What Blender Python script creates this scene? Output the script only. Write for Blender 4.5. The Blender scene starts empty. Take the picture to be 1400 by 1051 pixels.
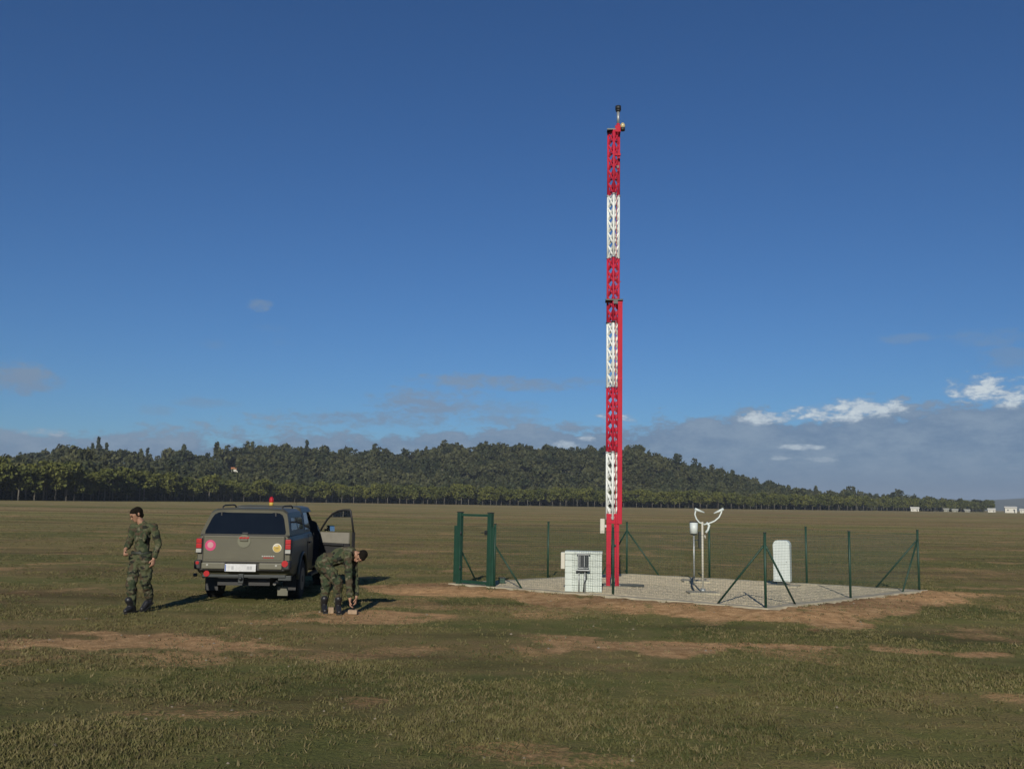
import bpy, bmesh, math, random
import numpy as np
from mathutils import Vector, Matrix, noise
from mathutils.geometry import intersect_line_plane
R = math.radians
random.seed(7); rng = np.random.default_rng(7)
scene = bpy.context.scene
col = scene.collection

# ------------------------------------------------------------------ camera
F = 1280.0; CAMZ = 1.93; ROLL = math.atan(0.0170); PITCH = math.atan(160.0/F)
cam_d = bpy.data.cameras.new('camera'); cam = bpy.data.objects.new('camera', cam_d); col.objects.link(cam)
cam_d.sensor_width = 36; cam_d.lens = 36*F/1400; cam_d.clip_start = 0.1; cam_d.clip_end = 20000
fwd = Vector((0, math.cos(PITCH), math.sin(PITCH)))
r0 = Vector((1, 0, 0)); u0 = r0.cross(fwd)
right = r0*math.cos(ROLL) + u0*math.sin(ROLL)
up = -r0*math.sin(ROLL) + u0*math.cos(ROLL)
CM = Matrix((right, up, -fwd)).transposed()
CAM = Vector((0, 0, CAMZ))
cam.matrix_world = Matrix.Translation(CAM) @ CM.to_4x4()
scene.camera = cam
def ray(x, y): return (right*((x-700)/F) + up*((525.5-y)/F) + fwd)
def gp(x, y, z=0.0):                      # photo pixel -> ground point at height z
    d = ray(x, y); t = (z-CAMZ)/d.z; return CAM + d*t
def at(x, y, Y):                          # photo pixel -> point at depth Y
    d = ray(x, y); return CAM + d*(Y/d.y)

# ------------------------------------------------------------------ sun, sky
SUN_EL = R(24); SUN_AZ = R(6.5)        # shadows run away from the camera, slightly to the right
sun_d = bpy.data.lights.new('sun', 'SUN'); sun = bpy.data.objects.new('sun', sun_d); col.objects.link(sun)
sun_d.energy = 4.6; sun_d.angle = R(0.55); sun_d.color = (1.0, 0.93, 0.80)
sdir = Vector((math.sin(SUN_AZ)*math.cos(SUN_EL), math.cos(SUN_AZ)*math.cos(SUN_EL), -math.sin(SUN_EL)))
sun.rotation_euler = sdir.to_track_quat('-Z', 'Y').to_euler()
scene.view_settings.view_transform = 'Standard'; scene.view_settings.look = 'None'
scene.view_settings.gamma = 1; scene.view_settings.use_curve_mapping = False
scene.view_settings.exposure = 0.0

w = bpy.data.worlds.new('World'); scene.world = w; w.use_nodes = True
nt = w.node_tree; N = nt.nodes; L = nt.links
for n in list(N): N.remove(n)
def wn(t, **k):
    n = N.new(t)
    for a, b in k.items(): setattr(n, a, b)
    return n
def M_(op, a, b=None, c=None, clamp=False):
    n = N.new('ShaderNodeMath'); n.operation = op; n.use_clamp = clamp
    for i, v in enumerate((a, b, c)):
        if v is None: continue
        if isinstance(v, (int, float)): n.inputs[i].default_value = v
        else: L.new(v, n.inputs[i])
    return n.outputs[0]
out = wn('ShaderNodeOutputWorld')
sky = wn('ShaderNodeTexSky', sky_type='NISHITA', sun_disc=False)
sky.sun_elevation = SUN_EL; sky.sun_rotation = math.atan2(-sdir.x, -sdir.y)
sky.altitude = 300; sky.air_density = 1.0; sky.dust_density = 0.15; sky.ozone_density = 2.2
SKYS = 0.067
bg = wn('ShaderNodeBackground'); bg.inputs[1].default_value = SKYS
hsv = wn('ShaderNodeHueSaturation'); hsv.inputs['Saturation'].default_value = 1.0
tint = wn('ShaderNodeMix'); tint.data_type = 'RGBA'; tint.blend_type = 'MULTIPLY'; tint.inputs[0].default_value = 1.0; tint.inputs[7].default_value = (.37, .645, 1.0, 1)
L.new(sky.outputs[0], tint.inputs[6]); L.new(tint.outputs[2], hsv.inputs['Color']); L.new(hsv.outputs[0], bg.inputs[0])
tc = wn('ShaderNodeTexCoord'); sp = wn('ShaderNodeSeparateXYZ'); L.new(tc.outputs['Generated'], sp.inputs[0])
az = M_('ARCTAN2', sp.outputs[0], sp.outputs[1]); el = M_('ARCSINE', sp.outputs[2])
cxyz = wn('ShaderNodeCombineXYZ'); L.new(az, cxyz.inputs[0]); L.new(M_('MULTIPLY', el, 2.2), cxyz.inputs[1])
def wnoise(scale, det=5, off=0.0, rough=0.55):
    a = wn('ShaderNodeVectorMath', operation='ADD'); L.new(cxyz.outputs[0], a.inputs[0]); a.inputs[1].default_value = (off, off*.7, off*1.3)
    n = wn('ShaderNodeTexNoise'); n.inputs['Scale'].default_value = scale; n.inputs['Detail'].default_value = det
    n.inputs['Roughness'].default_value = rough
    L.new(a.outputs[0], n.inputs['Vector']); return n.outputs[0]
nA = wnoise(9, 6, 0.0); nB = wnoise(30, 6, 3.0, .65); nC = wnoise(5, 4, 9.0); nD = wnoise(85, 5, 21.0, .6)
nc = M_('ADD', M_('MULTIPLY', M_('SUBTRACT', nA, .5), .9), M_('ADD', M_('MULTIPLY', M_('SUBTRACT', nB, .5), .7), M_('MULTIPLY', M_('SUBTRACT', nD, .5), .45)))
def smooth(x, a, b):
    n = N.new('ShaderNodeMapRange'); n.interpolation_type = 'SMOOTHSTEP'; n.clamp = True
    L.new(x, n.inputs[0]); n.inputs[1].default_value = a; n.inputs[2].default_value = b
    n.inputs[3].default_value = 0; n.inputs[4].default_value = 1; return n.outputs[0]
# the grey bank over the horizon, its top rising to the right
top = M_('ADD', M_('MULTIPLY', M_('SINE', az), 0.052), 0.084)
bank_h = M_('SUBTRACT', M_('ADD', top, M_('MULTIPLY', nc, 0.075)), el)
bank = smooth(bank_h, -0.003, 0.013)
bank = M_('MULTIPLY', bank, 0.93)
def colmix(fac, a, b):
    n = N.new('ShaderNodeMix'); n.data_type = 'RGBA'
    L.new(fac, n.inputs[0])
    for i, v in ((6, a), (7, b)):
        if isinstance(v, tuple): n.inputs[i].default_value = (*v, 1)
        else: L.new(v, n.inputs[i])
    return n.outputs[2]
bankcol = colmix(smooth(nc, -.28, .3), (.125, .205, .33), (.235, .315, .42))
bankcol = colmix(smooth(el, 0.005, 0.055), (.125, .20, .32), bankcol)
def azel(x, y):
    d = ray(x, y).normalized(); return math.atan2(d.x, d.y), math.asin(d.z)
def puffs(lst, k, hard, soft=1.25, nx=0.0):
    acc = None; nq = M_('ADD', nc, M_('MULTIPLY', M_('SUBTRACT', nD, .5), nx))
    for (x, y, wx, wy, s) in lst:
        a0, e0 = azel(x, y); wa = wx/F; we = wy/F
        da = M_('MULTIPLY', M_('SUBTRACT', az, a0), 1/wa); de = M_('MULTIPLY', M_('SUBTRACT', el, e0), 1/we)
        d = M_('ADD', M_('MULTIPLY', da, da), M_('MULTIPLY', de, de))
        d = M_('SUBTRACT', d, M_('MULTIPLY', nq, k))
        m = M_('MULTIPLY', M_('SUBTRACT', 1.0, smooth(d, hard, soft)), s)
        acc = m if acc is None else M_('MAXIMUM', acc, m)
    return acc
white = puffs([(1065,571,46,9,.85),(1130,565,62,13,.97),(1180,558,46,12,.92),(1335,529,38,19,.97),(1378,537,44,17,.95),
               (850,574,28,9,.9),(828,569,16,5,.8),(775,606,16,5,.7),(803,599,14,5,.7),(1100,611,30,4,.6),(1065,626,14,3,.3),
               (1125,628,22,3,.2),(60,590,30,5,.3)], 3.2, -.1, 1.35, .5)
grey = puffs([(5,515,55,22,.95),(35,525,38,14,.8),(355,418,17,11,.65),(650,521,85,12,.85),(590,553,90,22,.9),(540,574,140,14,.85),(730,527,85,11,.75),(620,538,60,10,.7),
              (690,558,60,14,.5),(800,522,50,8,.5),(690,575,70,9,.7),(1355,462,50,14,.4),(1375,490,40,18,.45),(1240,463,34,7,.4),(275,549,40,8,.4),(215,560,24,8,.35),
              (290,470,22,6,.25),(385,470,20,6,.12),(370,448,26,6,.1)], 3.6, -.35, 1.2, .4)
wcol = colmix(smooth(M_('ADD', M_('MULTIPLY', nB, .6), M_('MULTIPLY', nD, .4)), .36, .60), (.38, .46, .56), (.62, .69, .73))
gcol = colmix(nC, (.15, .24, .375), (.22, .305, .42))
cc = colmix(bank, gcol, bankcol)
fac = M_('MAXIMUM', bank, grey)
cc = colmix(white, cc, wcol); fac = M_('MAXIMUM', fac, white)
bg2 = wn('ShaderNodeBackground'); L.new(cc, bg2.inputs[0]); bg2.inputs[1].default_value = 1
mx = wn('ShaderNodeMixShader'); L.new(fac, mx.inputs[0]); L.new(bg.outputs[0], mx.inputs[1]); L.new(bg2.outputs[0], mx.inputs[2])
L.new(mx.outputs[0], out.inputs[0])

# ------------------------------------------------------------------ helpers
def tag(o, label=None, cat=None, group=None, kind=None):
    if label: o['label'] = label
    if cat: o['category'] = cat
    if group: o['group'] = group
    if kind: o['kind'] = kind
    return o
def empty(name, loc=(0, 0, 0), rz=0.0):
    o = bpy.data.objects.new(name, None); o.empty_display_size = .2; o.location = loc; o.rotation_euler = (0, 0, rz); col.objects.link(o); return o
def mesh_obj(name, me, parent=None, loc=None, smooth_=False):
    o = bpy.data.objects.new(name, me); col.objects.link(o)
    if parent: o.parent = parent
    if loc is not None: o.location = loc
    if smooth_: me.polygons.foreach_set('use_smooth', [True]*len(me.polygons))
    return o
def copy_tree(o, parent=None):
    c = o.copy(); col.objects.link(c); c.parent = parent
    for ch in list(o.children): copy_tree(ch, c)
    return c

def mat(name, c, rough=.7, metal=0.0, var=0.12, vs=6.0, bump=0.0, bs=60.0, coat=0.0, c2=None, spec=.5, alpha=None):
    m = bpy.data.materials.new(name); m.use_nodes = True; t = m.node_tree; n = t.nodes; l = t.links
    b = n['Principled BSDF']; b.inputs['Roughness'].default_value = rough; b.inputs['Metallic'].default_value = metal
    b.inputs['Specular IOR Level'].default_value = spec
    b.inputs['Coat Weight'].default_value = coat; b.inputs['Coat Roughness'].default_value = .12
    tcn = n.new('ShaderNodeTexCoord'); ns = n.new('ShaderNodeTexNoise'); ns.inputs['Scale'].default_value = vs; ns.inputs['Detail'].default_value = 6
    l.new(tcn.outputs['Object'], ns.inputs['Vector'])
    rp = n.new('ShaderNodeValToRGB'); rp.color_ramp.elements[0].position = .3; rp.color_ramp.elements[1].position = .7
    a = c2 if c2 else tuple(x*(1-var) for x in c); bb = c if c2 else tuple(min(1, x*(1+var)) for x in c)
    rp.color_ramp.elements[0].color = (*a, 1); rp.color_ramp.elements[1].color = (*bb, 1)
    l.new(ns.outputs[0], rp.inputs[0]); l.new(rp.outputs[0], b.inputs['Base Color'])
    if bump > 0:
        n2 = n.new('ShaderNodeTexNoise'); n2.inputs['Scale'].default_value = bs; n2.inputs['Detail'].default_value = 5
        l.new(tcn.outputs['Object'], n2.inputs['Vector'])
        bp = n.new('ShaderNodeBump'); bp.inputs['Strength'].default_value = bump; bp.inputs['Distance'].default_value = .02
        l.new(n2.outputs[0], bp.inputs['Height']); l.new(bp.outputs[0], b.inputs['Normal'])
    return m
MT = {}
MT['red'] = mat('red_paint', (.42, .008, .034), .7, var=.18, vs=5, bump=.1)
MT['mastwhite'] = mat('white_mast_paint', (.66, .69, .66), .6, var=.12, vs=5)
MT['redcol'] = mat('red_guide_paint', (.37, .005, .024), .8, var=.12, vs=3)
MT['green'] = mat('green_post_paint', (.007, .040, .024), .55, var=.2, vs=8, bump=.1)
MT['wire'] = mat('green_wire', (.012, .045, .028), .6)
MT['dark'] = mat('dark_steel', (.03, .035, .035), .5, metal=.3)
MT['grey'] = mat('galvanised_steel', (.34, .36, .36), .45, metal=.5, vs=15)
MT['black'] = mat('black_plastic', (.012, .014, .016), .55)
MT['white'] = mat('white_enamel', (.50, .55, .53), .45, var=.05, vs=4)
MT['block'] = mat('whitewashed_render', (.47, .52, .48), .85, var=.08, vs=7, bump=.35, bs=30)
MT['mortar'] = mat('whitewashed_joint', (.36, .39, .36), .9, var=.06)
MT['cream'] = mat('cream_enamel', (.46, .44, .37), .5, var=.05)
MT['concrete'] = mat('pale_concrete', (.25, .245, .21), .9, var=.22, vs=3, bump=.5, bs=25)
MT['oldconcrete'] = mat('grey_concrete', (.33, .30, .22), .9, var=.2, vs=5, bump=.5, bs=25)
MT['pebble'] = mat('pale_pebbles', (.52, .45, .31), .9, var=.3, vs=9)
MT['wood'] = mat('pale_wood', (.28, .20, .13), .8, var=.2, vs=14)
MT['meter'] = mat('meter_glass', (.04, .045, .05), .15, spec=.6)
MT['glasslight'] = mat('amber_lamp_glass', (.45, .38, .20), .15)
MT['bark'] = mat('pale_bark', (.115, .105, .085), .9, var=.3, vs=1.5)
MT['roof'] = mat('orange_tile', (.42, .17, .07), .8)
MT['wallfaint'] = mat('dull_grey_wall', (.26, .26, .22), .9)  # duller, greyer wall colour for the fainter houses
MT['wallfar'] = mat('lime_washed_wall', (.50, .49, .44), .9)
MT['window'] = mat('far_window', (.03, .035, .04), .2)

def foliage(name, a, b, vs):
    m = bpy.data.materials.new(name); m.use_nodes = True; t = m.node_tree; n = t.nodes; l = t.links
    p = n['Principled BSDF']; p.inputs['Roughness'].default_value = .75; p.inputs['Specular IOR Level'].default_value = .25
    g = n.new('ShaderNodeNewGeometry'); ns = n.new('ShaderNodeTexNoise'); ns.inputs['Scale'].default_value = vs; ns.inputs['Detail'].default_value = 4
    l.new(g.outputs['Position'], ns.inputs['Vector'])
    ns2 = n.new('ShaderNodeTexNoise'); ns2.inputs['Scale'].default_value = vs*9; l.new(g.outputs['Position'], ns2.inputs['Vector'])
    ad = n.new('ShaderNodeMath'); ad.operation = 'ADD'; l.new(ns.outputs[0], ad.inputs[0])
    mu = n.new('ShaderNodeMath'); mu.operation = 'MULTIPLY_ADD'; l.new(ns2.outputs[0], mu.inputs[0]); mu.inputs[1].default_value = .7; mu.inputs[2].default_value = -.35
    l.new(mu.outputs[0], ad.inputs[1])
    rp = n.new('ShaderNodeValToRGB'); e = rp.color_ramp.elements; e[0].position = .32; e[1].position = .68
    e[0].color = (*a, 1); e[1].color = (*b, 1)
    l.new(ad.outputs[0], rp.inputs[0]); l.new(rp.outputs[0], p.inputs['Base Color'])
    return m
MT['pine'] = foliage('pine_needles', (.044, .055, .011), (.108, .112, .022), .10)
MT['wood_leaf'] = foliage('wood_foliage', (.022, .031, .012), (.066, .068, .026), .035)
MT['tall_leaf'] = foliage('tall_tree_foliage', (.018, .027, .013), (.044, .052, .024), .2)
MT['grass'] = foliage('grass_blades', (.048, .056, .018), (.138, .122, .048), .45)
MT['drygrass'] = foliage('dry_grass_blades', (.074, .064, .028), (.160, .132, .062), .7)

def bm_box(bm, c, s, rot=None, m=0, bev=0.0):
    r = bmesh.ops.create_cube(bm, size=1.0); vs = r['verts']
    bmesh.ops.scale(bm, vec=s, verts=vs)
    if bev > 0:
        ed = list({e for v in vs for e in v.link_edges})
        rr = bmesh.ops.bevel(bm, geom=ed, offset=bev, segments=2, affect='EDGES', profile=.5)
        vs = list({v for f in rr['faces'] for v in f.verts} | {v for v in rr['verts']})
        isl = set(vs); st = list(vs)
        while st:
            v = st.pop()
            for e in v.link_edges:
                o = e.other_vert(v)
                if o not in isl: isl.add(o); st.append(o)
        vs = list(isl)
    if rot is not None: bmesh.ops.rotate(bm, cent=(0, 0, 0), matrix=rot, verts=vs)
    bmesh.ops.translate(bm, vec=c, verts=vs)
    for f in {f for v in vs for f in v.link_faces}: f.material_index = m
    return vs
def bm_cyl(bm, p0, p1, r0_, r1_=None, seg=12, m=0, cap=True):
    if r1_ is None: r1_ = r0_
    p0 = Vector(p0); p1 = Vector(p1); d = p1-p0
    r = bmesh.ops.create_cone(bm, cap_ends=cap, segments=seg, radius1=r0_, radius2=r1_, depth=d.length)
    vs = r['verts']; bmesh.ops.rotate(bm, cent=(0, 0, 0), matrix=d.to_track_quat('Z', 'Y').to_matrix(), verts=vs)
    bmesh.ops.translate(bm, vec=(p0+p1)/2, verts=vs)
    for f in {f for v in vs for f in v.link_faces}: f.material_index = m; f.smooth = seg > 6 and len(f.verts) == 4
    return vs
def bm_tube(bm, pts, r, seg=8, m=0):
    pts = [Vector(p) for p in pts]; rs = r if isinstance(r, (list, tuple)) else [r]*len(pts)
    rings = []; ref = None
    for i, p in enumerate(pts):
        t = (pts[min(i+1, len(pts)-1)]-pts[max(i-1, 0)]).normalized()
        if ref is None: ref = Vector((0, 0, 1)) if abs(t.z) < .9 else Vector((1, 0, 0))
        a = (ref - t*ref.dot(t)).normalized(); b = t.cross(a); ref = a
        rings.append([bm.verts.new(p+(a*math.cos(2*math.pi*k/seg)+b*math.sin(2*math.pi*k/seg))*rs[i]) for k in range(seg)])
    for i in range(len(rings)-1):
        for k in range(seg):
            f = bm.faces.new((rings[i][k], rings[i][(k+1) % seg], rings[i+1][(k+1) % seg], rings[i+1][k])); f.material_index = m; f.smooth = True
    for rg in (rings[0][::-1], rings[-1]):
        f = bm.faces.new(rg); f.material_index = m
def fin(name, bm, mats, parent=None, loc=None):
    bmesh.ops.recalc_face_normals(bm, faces=bm.faces)
    me = bpy.data.meshes.new(name); bm.to_mesh(me); bm.free()
    for m in (mats if isinstance(mats, (list, tuple)) else [mats]): me.materials.append(m)
    return mesh_obj(name, me, parent, loc)
def box(name, c, s, m, parent=None, rot=None, bev=0.0, loc=None):
    bm = bmesh.new(); bm_box(bm, c, s, rot, 0, bev); return fin(name, bm, m, parent, loc)
def cyl(name, p0, p1, r, m, parent=None, seg=12, r1=None):
    bm = bmesh.new(); bm_cyl(bm, p0, p1, r, r1, seg); return fin(name, bm, m, parent)
def tube(name, pts, r, m, parent=None, seg=8):
    bm = bmesh.new(); bm_tube(bm, pts, r, seg); return fin(name, bm, m, parent)
def np_mesh(name, V, Fc, m, quads=True):
    me = bpy.data.meshes.new(name); k = Fc.shape[1]
    me.vertices.add(len(V)); me.vertices.foreach_set('co', V.astype(np.float32).ravel())
    me.loops.add(Fc.size); me.loops.foreach_set('vertex_index', Fc.astype(np.int32).ravel())
    me.polygons.add(len(Fc)); me.polygons.foreach_set('loop_start', np.arange(0, Fc.size, k, dtype=np.int32))
    me.update(calc_edges=True); me.materials.append(m); return me
# value noise in numpy
_perm = rng.random((256, 256))
def vnoise(x, y):
    xi = np.floor(x).astype(int); yi = np.floor(y).astype(int); fx = x-xi; fy = y-yi
    fx = fx*fx*(3-2*fx); fy = fy*fy*(3-2*fy)
    g = lambda a, b: _perm[a & 255, b & 255]
    return (g(xi, yi)*(1-fx)+g(xi+1, yi)*fx)*(1-fy) + (g(xi, yi+1)*(1-fx)+g(xi+1, yi+1)*fx)*fy
def fbm(x, y, o=4):
    s = 0; a = 1; t = 0
    for i in range(o): s = s+a*vnoise(x*2**i+i*17.3, y*2**i+i*9.1); t += a; a *= .5
    return s/t
def sstep(x, a, b):
    t = np.clip((x-a)/(b-a), 0, 1); return t*t*(3-2*t)

# ------------------------------------------------------------------ pad layout (world positions)
PADZ = 0.12
P_gl = gp(625, 797, PADZ); P_gr = gp(670, 801, PADZ); P_f1 = gp(838, 812, PADZ); P_c = gp(1047, 830, PADZ)
P_r1 = gp(1163, 817, PADZ); P_rc = gp(1257, 806, PADZ); P_b1 = gp(1103, 796, PADZ); P_b2 = gp(970, 789, PADZ)
P_bc = gp(857, 784, PADZ); P_l1 = gp(749, 788, PADZ)
quad = np.array([[p.x, p.y] for p in (P_gl, P_c, P_rc, P_bc)])
cen = quad.mean(0); padq = cen + (quad-cen)*1.035
def pad_dist(x, y):                     # signed distance-like to the pad polygon, positive outside
    d = np.full(np.shape(x), -1e9)
    for i in range(4):
        a = padq[i]; b = padq[(i+1) % 4]; e = b-a; nrm = np.array([e[1], -e[0]])/np.hypot(*e)
        d = np.maximum(d, (x-a[0])*nrm[0]+(y-a[1])*nrm[1])
    return d
def patch(x, y, px, py, wx, wy):
    c = gp(px, py); return np.exp(-(((x-c.x)/wx)**2+((y-c.y)/wy)**2))
def gz(x, y):
    r = np.hypot(x, y)
    z = .05*(fbm(x*.25, y*.25)-.5)*sstep(120-r, 0, 60) + .03*(fbm(x*1.6+40, y*1.6)-.5)*sstep(60-r, 0, 30)
    z = z - .0
    d = pad_dist(x, y)
    k = sstep(1.7-d, 0, 1.6)
    zz = z*(1-k)+k*(.102 + .05*(fbm(x*2.5, y*2.5)-.5))
    zz = np.where(d < 0.0, .02, zz)
    return np.where(d > 1.7, z, zz)
def gsoil(x, y):
    d = pad_dist(x, y)
    front = sstep(1.9*(.35+1.1*fbm(x*.7, y*.7))-d, 0, .5)
    side = sstep(cen[1]+1.2-y, 0, 1.5)
    s = front*side
    nn = fbm(x*.9+3, y*.9+8)
    n3 = fbm(x*3.1+13, y*3.1+3)
    p = (patch(x, y, 60, 882, 3.0, .55)+patch(x, y, 200, 868, 1.8, .5)+patch(x, y, 330, 858, 1.2, .3)+patch(x, y, 490, 848, 1.6, .5)
         + patch(x, y, 470, 838, .9, .5)+1.1*patch(x, y, 860, 885, 2.0, .9)+.9*patch(x, y, 130, 878, 2.6, .5)+.8*patch(x, y, 560, 840, 1.6, .6)+.7*patch(x, y, 400, 850, 1.5, .35)+.6*patch(x, y, 760, 870, .8, .5)+.8*patch(x, y, 1150, 885, 1.6, .5)+.5*patch(x, y, 620, 812, 1.0, .9)
         + .8*patch(x, y, 1330, 895, .9, .4)+.6*patch(x, y, 1270, 830, 1.8, 1.0) + .5*patch(x, y, 930, 880, .8, .4)+.4*patch(x, y, 300, 1000, 1.2, .5)+.4*patch(x, y, 950, 980, 1.0, .5))
    n4 = fbm(x*1.9+31, y*2.6+11, 5)
    s = np.maximum(s*sstep(n3, .1, .42), sstep(p*(-.45+1.0*nn+2.1*n4), .52, 1.15))
    s = np.maximum(s, .6*sstep(fbm(x*.55+90, y*.8+31, 5), .60, .72))
    return np.clip(s, 0, 1)

# ------------------------------------------------------------------ ground sheet
rad = [0.5]
while rad[-1] < 5200: rad.append(rad[-1]*1.0145 + .012)
rad = np.array(rad)
ang = np.concatenate([np.arange(-50, 50, .3), np.arange(50, 310, 6)]); ang = np.radians(ang)
A, RR = np.meshgrid(ang, rad); gx = RR*np.sin(A); gy = RR*np.cos(A)
gzv = gz(gx, gy); V = np.stack([gx, gy, gzv], -1).reshape(-1, 3)
nr, na = A.shape
i, j = np.meshgrid(np.arange(nr-1), np.arange(na), indexing='ij'); j2 = (j+1) % na
Fq = np.stack([i*na+j, i*na+j2, (i+1)*na+j2, (i+1)*na+j], -1).reshape(-1, 4)[:, ::-1]
mg = bpy.data.materials.new('field_ground'); mg.use_nodes = True
t = mg.node_tree; n = t.nodes; l = t.links; b = n['Principled BSDF']; b.inputs['Roughness'].default_value = .95; b.inputs['Specular IOR Level'].default_value = .1
geo = n.new('ShaderNodeNewGeometry')
def gn(scale, det=6, sx=1, sy=1, rough=.6, off=0):
    mp = n.new('ShaderNodeMapping'); mp.inputs['Scale'].default_value = (sx, sy, 1); mp.inputs['Location'].default_value = (off, off, 0)
    l.new(geo.outputs['Position'], mp.inputs[0])
    q = n.new('ShaderNodeTexNoise'); q.inputs['Scale'].default_value = scale; q.inputs['Detail'].default_value = det; q.inputs['Roughness'].default_value = rough
    l.new(mp.outputs[0], q.inputs['Vector']); return q.outputs[0]
def gramp(f, stops):
    r = n.new('ShaderNodeValToRGB'); e = r.color_ramp.elements
    while len(e) < len(stops): e.new(.5)
    for k, (p, c) in enumerate(stops): e[k].position = p; e[k].color = (*c, 1)
    l.new(f, r.inputs[0]); return r.outputs[0]
def gmix(f, a, bb, bt='MIX'):
    q = n.new('ShaderNodeMix'); q.data_type = 'RGBA'; q.blend_type = bt
    if isinstance(f, float): q.inputs[0].default_value = f
    else: l.new(f, q.inputs[0])
    l.new(a, q.inputs[6]); l.new(bb, q.inputs[7]); return q.outputs[2]
base = gramp(gn(1.7, 8, rough=.7), [(.30, (.058, .070, .022)), (.46, (.105, .120, .038)), (.57, (.160, .140, .060)), (.72, (.235, .185, .10))])
big = gramp(gn(.11, 6, .35, 1.6, off=5), [(.34, (.080, .098, .030)), (.45, (.13, .140, .050)), (.53, (.215, .165, .082)), (.64, (.165, .115, .060))])
mid = gmix(.55, base, big)
far = gramp(gn(.045, 7, .10, 1.3, off=2), [(.38, (.125, .135, .046)), (.46, (.22, .215, .085)), (.52, (.28, .225, .115)), (.57, (.17, .125, .062)), (.66, (.25, .225, .09))])
ln = n.new('ShaderNodeVectorMath'); ln.operation = 'LENGTH'; l.new(geo.outputs['Position'], ln.inputs[0])
mr = n.new('ShaderNodeMapRange'); l.new(ln.outputs['Value'], mr.inputs[0]); mr.inputs[1].default_value = 25; mr.inputs[2].default_value = 110; mr.inputs[4].default_value = .8
gcolr = gmix(mr.outputs[0], mid, far)
soilc = gramp(gn(5, 8, rough=.7), [(.3, (.20, .125, .058)), (.5, (.35, .235, .120)), (.7, (.50, .35, .19))])
at_ = n.new('ShaderNodeAttribute'); at_.attribute_name = 'soil'
fine = gn(14, 6, rough=.7, off=9)
sm = n.new('ShaderNodeMath'); sm.operation = 'MULTIPLY_ADD'; l.new(fine, sm.inputs[0]); sm.inputs[1].default_value = 1.9; sm.inputs[2].default_value = -1.0
sa = n.new('ShaderNodeMath'); sa.operation = 'ADD'; sa.use_clamp = True; l.new(sm.outputs[0], sa.inputs[0]); l.new(at_.outputs['Fac'], sa.inputs[1])
sh_ = n.new('ShaderNodeMapRange'); l.new(sa.outputs[0], sh_.inputs[0]); sh_.inputs[1].default_value = .3; sh_.inputs[2].default_value = .75
gcolr = gmix(sh_.outputs[0], gcolr, soilc)
gt = gramp(gn(38, 5, rough=.7, off=4), [(.3, (.55, .55, .55)), (.7, (1.35, 1.35, 1.35))])
gcolr = gmix(.8, gcolr, gt, 'MULTIPLY')
streak = gramp(gn(.42, 6, .35, 1.25, rough=.65, off=33), [(.34, (.78, .69, .66)), (.47, (1.16, 1.08, 1.02)), (.58, (1.36, 1.22, 1.14)), (.68, (1.65, 1.44, 1.32))])
gcolr = gmix(1.0, gcolr, streak, 'MULTIPLY')
l.new(gcolr, b.inputs['Base Color'])
bp = n.new('ShaderNodeBump'); bp.inputs['Strength'].default_value = .9; bp.inputs['Distance'].default_value = .05
l.new(gn(18, 7, rough=.7), bp.inputs['Height']); l.new(bp.outputs[0], b.inputs['Normal'])
me = np_mesh('ground', V, Fq, mg); me.attributes.new('soil', 'FLOAT', 'POINT').data.foreach_set('value', gsoil(V[:, 0], V[:, 1]).astype(np.float32))
me.polygons.foreach_set('use_smooth', [True]*len(me.polygons))
ground = mesh_obj('ground', me); tag(ground, 'flat field of short green and brown grass with bare soil patches', kind='structure')

# ------------------------------------------------------------------ hill, far hills
tops = [(-400, 640), (-150, 634), (0, 628), (30, 627), (50, 622), (80, 617), (130, 616), (170, 619), (200, 622), (250, 622), (290, 625), (310, 616), (370, 611), (420, 612),
        (460, 618), (500, 618), (560, 619), (600, 612), (650, 611), (705, 608), (740, 612), (800, 614), (870, 612), (900, 625), (940, 636),
        (980, 643), (1030, 655), (1070, 666), (1110, 672), (1170, 676), (1220, 679), (1300, 684), (1360, 690), (1500, 694), (1800, 698)]
TA = np.array([azel(x, y)[0] for x, y in tops]); TZ = np.array([math.tan(azel(x, y)[1]) for x, y in tops])
rowp = [(-400, 268), (-150, 270), (0, 276), (100, 292), (200, 335), (300, 385), (400, 425), (500, 450), (700, 468), (860, 480), (1000, 505), (1150, 600), (1230, 700), (1300, 790), (1352, 850), (1800, 900)]
RWA = np.array([azel(q[0], 690)[0] for q in rowp]); RWD = np.array([q[1] for q in rowp])
def Drow(a): return np.interp(a, RWA, RWD)
def HRf(a): return np.maximum(620.0, Drow(a)+190)
def hill_z(a, r):
    HR = HRf(a)
    zt = CAMZ + np.interp(a, TA, TZ)*HR - 12.6
    zt = np.maximum(zt, -1.5)
    k = sstep(r, Drow(a)+45, HR)*(1-.5*sstep(r, HR+90, HR+450))
    bump = 1+.10*(fbm(a*14+5, r/130)-.5)
    return -1.0 + (zt+1.0)*k*bump
ha = np.linspace(R(-50), R(42), 240); hr = np.concatenate([np.linspace(30, 330, 60), np.linspace(345, 750, 14)])
A, RR = np.meshgrid(ha, hr); RR = RR+Drow(A); V = np.stack([RR*np.sin(A), RR*np.cos(A), hill_z(A, RR)], -1).reshape(-1, 3)
nr, na = A.shape; i, j = np.meshgrid(np.arange(nr-1), np.arange(na-1), indexing='ij')
Fq = np.stack([i*na+j, (i+1)*na+j, (i+1)*na+j+1, i*na+j+1], -1).reshape(-1, 4)[:, ::-1]
MT['hillsoil'] = mat('hill_scrub', (.085, .085, .04), .95, var=.4, vs=.05)
hill = mesh_obj('hill', np_mesh('hill', V, Fq, MT['hillsoil']), smooth_=True); tag(hill, 'low scrub covered hill under the wood', kind='structure')
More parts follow.
